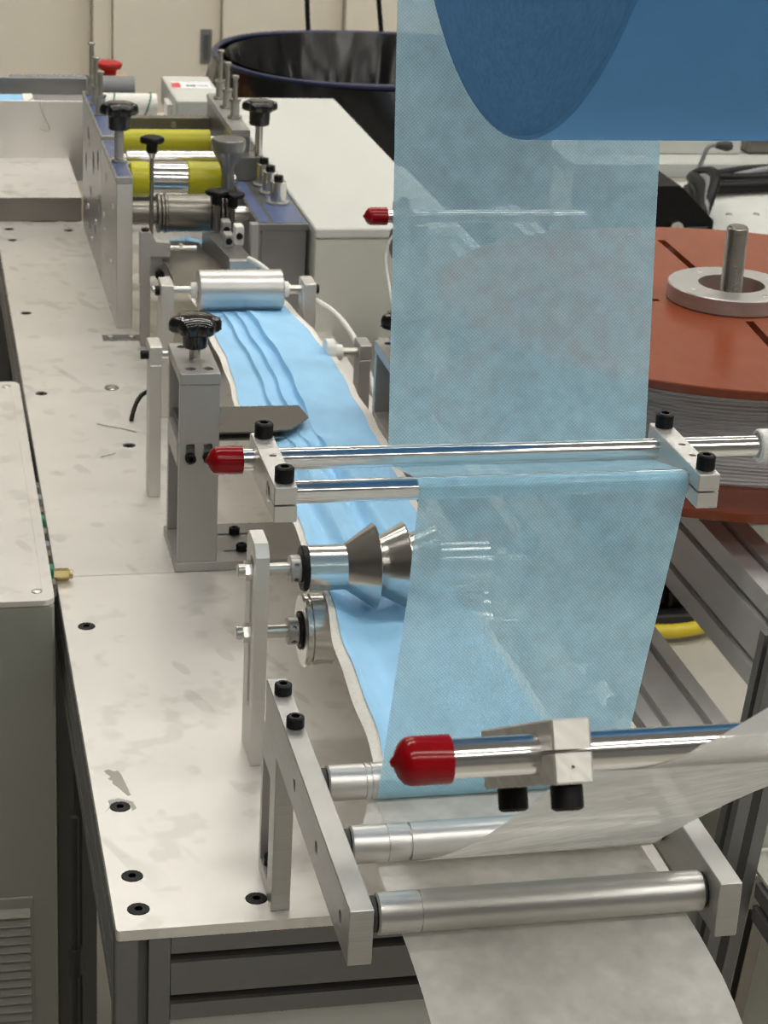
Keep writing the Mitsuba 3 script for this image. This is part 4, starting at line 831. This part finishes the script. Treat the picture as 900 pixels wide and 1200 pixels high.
# short white web lying between the two rear bracket rollers
lw = np.array([(-0.149 + 0.0 , 0.8878), (-0.13, 0.8876), (-0.11, 0.8876), (-0.09, 0.8877), (-0.07, 0.8878), (-0.03, 0.8868)])
m_, uv_ = strip_from(lw, np.full(6, 0.1745), np.full(6, 0.347), 24)
solo('white_web', m_, 'm_white_web', 'bright white web lying between the middle and the farthest bracket roller', 'fabric web', smooth=True, uv=uv_)

# the pleated mask strip
MS = thing('mask_strip', 'pleated light blue strip with white edges running along the bench under the rollers', 'fabric strip')
ys = np.linspace(-0.045, 1.66, 300); nu = 280; u = np.linspace(0, 1, nu)
yk = [-0.05, -0.027, 0.118, 0.236, 0.443, 0.53, 0.78, 0.913, 1.0, 1.105, 1.3, 1.66]
xl = np.interp(ys, yk, [0.1845, 0.185, 0.188, 0.197, 0.2045, 0.2055, 0.200, 0.204, 0.2055, 0.205, 0.204, 0.207]); xr = np.interp(ys, [-0.05, 0.25, 0.65, 0.73, 0.815, 0.936, 1.036, 1.136, 1.3, 1.66], [0.338, 0.330, 0.337, 0.341, 0.339, 0.3395, 0.335, 0.326, 0.312, 0.300])
zb = np.interp(ys, [-0.05, 0.2, 0.257, 0.31, 0.45, 1.05, 1.148, 1.22, 1.30, 1.5, 1.66], [0.8872, 0.8875, 0.888, 0.8875, 0.886, 0.885, 0.8815, 0.882, 0.860, 0.838, 0.832])
def relief(y, x, uu):
    pl = 0
    wp = np.clip((y - 0.55) / 0.12, 0, 1)
    for c0, am, de in ((0.25, 0.0052, 0.07), (0.365, 0.0060, 0.08), (0.49, 0.0085, 0.22)):
        c = c0 + 0.010 * np.sin((y - 0.7) * 14) + 0.03 * np.clip((0.70 - y) / 0.15, 0, 1)
        e = uu - c
        pl = pl + np.where(e < 0, np.exp(e / 0.007), np.exp(-e / de)) * am
    rip = (0.0052 * np.sin((x - 0.2) * 150 + 0.6 + (y - 0.45) * 3) + 0.0018 * np.sin((x - 0.2) * 290 + y * 6)) * np.exp(-((uu - 0.42) / 0.32) ** 2) * np.clip((y - 0.27) / 0.1, 0, 1) * np.clip((0.72 - y) / 0.12, 0, 1)
    near = 0.0035 * np.sin((x - 0.2) * 120 + 1.2 + 2 * y) * np.clip((0.24 - y) / 0.1, 0, 1) * np.clip((y + 0.03) / 0.05, 0, 1)
    valley = -0.006 * np.exp(-((y - 0.257) / 0.035) ** 2) * np.exp(-((uu - 0.42) / 0.22) ** 2)
    edge = 0.012 * np.exp(-((y - 0.257) / 0.05) ** 2) * np.exp(-(uu / 0.10) ** 2)
    sq = np.clip(1 - np.exp(-((y - 1.148) / 0.03) ** 2), 0, 1)
    pq = np.clip(1 - 0.9 * np.exp(-((y - 0.703) / 0.045) ** 4) / (1 + np.exp((uu - 0.60) / 0.035)), 0, 1)
    return (pl * wp * sq * pq + rip * (pq ** 2) + near + valley + edge) * np.clip((y + 0.045) / 0.03, 0, 1)
Gw, Gb = [], []
for i, y in enumerate(ys):
    wv = 0.0012 * math.sin(y * 23) + 0.0008 * math.sin(y * 61)
    x = xl[i] + wv + (xr[i] - xl[i]) * u
    h = relief(y, x, u)
    Gw.append(np.stack([x, np.full(nu, y), zb[i] + h], 1))
    b0 = 0.050 + 0.012 * math.sin(y * 14); b1 = 1 - 0.062 - 0.012 * math.sin(y * 11 + 1)
    ub = b0 + (b1 - b0) * u; xb = xl[i] + wv + (xr[i] - xl[i]) * ub
    Gb.append(np.stack([xb, np.full(nu, y), zb[i] + relief(y, xb, ub) + 0.0013], 1))
m_, uv_ = sheet(np.array(Gw)); obj('white_layer', m_, 'm_strip_white', MS, smooth=True, uv=uv_, label='white inner layer showing as edges')
m_, uv_ = sheet(np.array(Gb)); obj('blue_layer', m_, 'm_strip', MS, smooth=True, uv=uv_, label='pleated light blue outer layer')
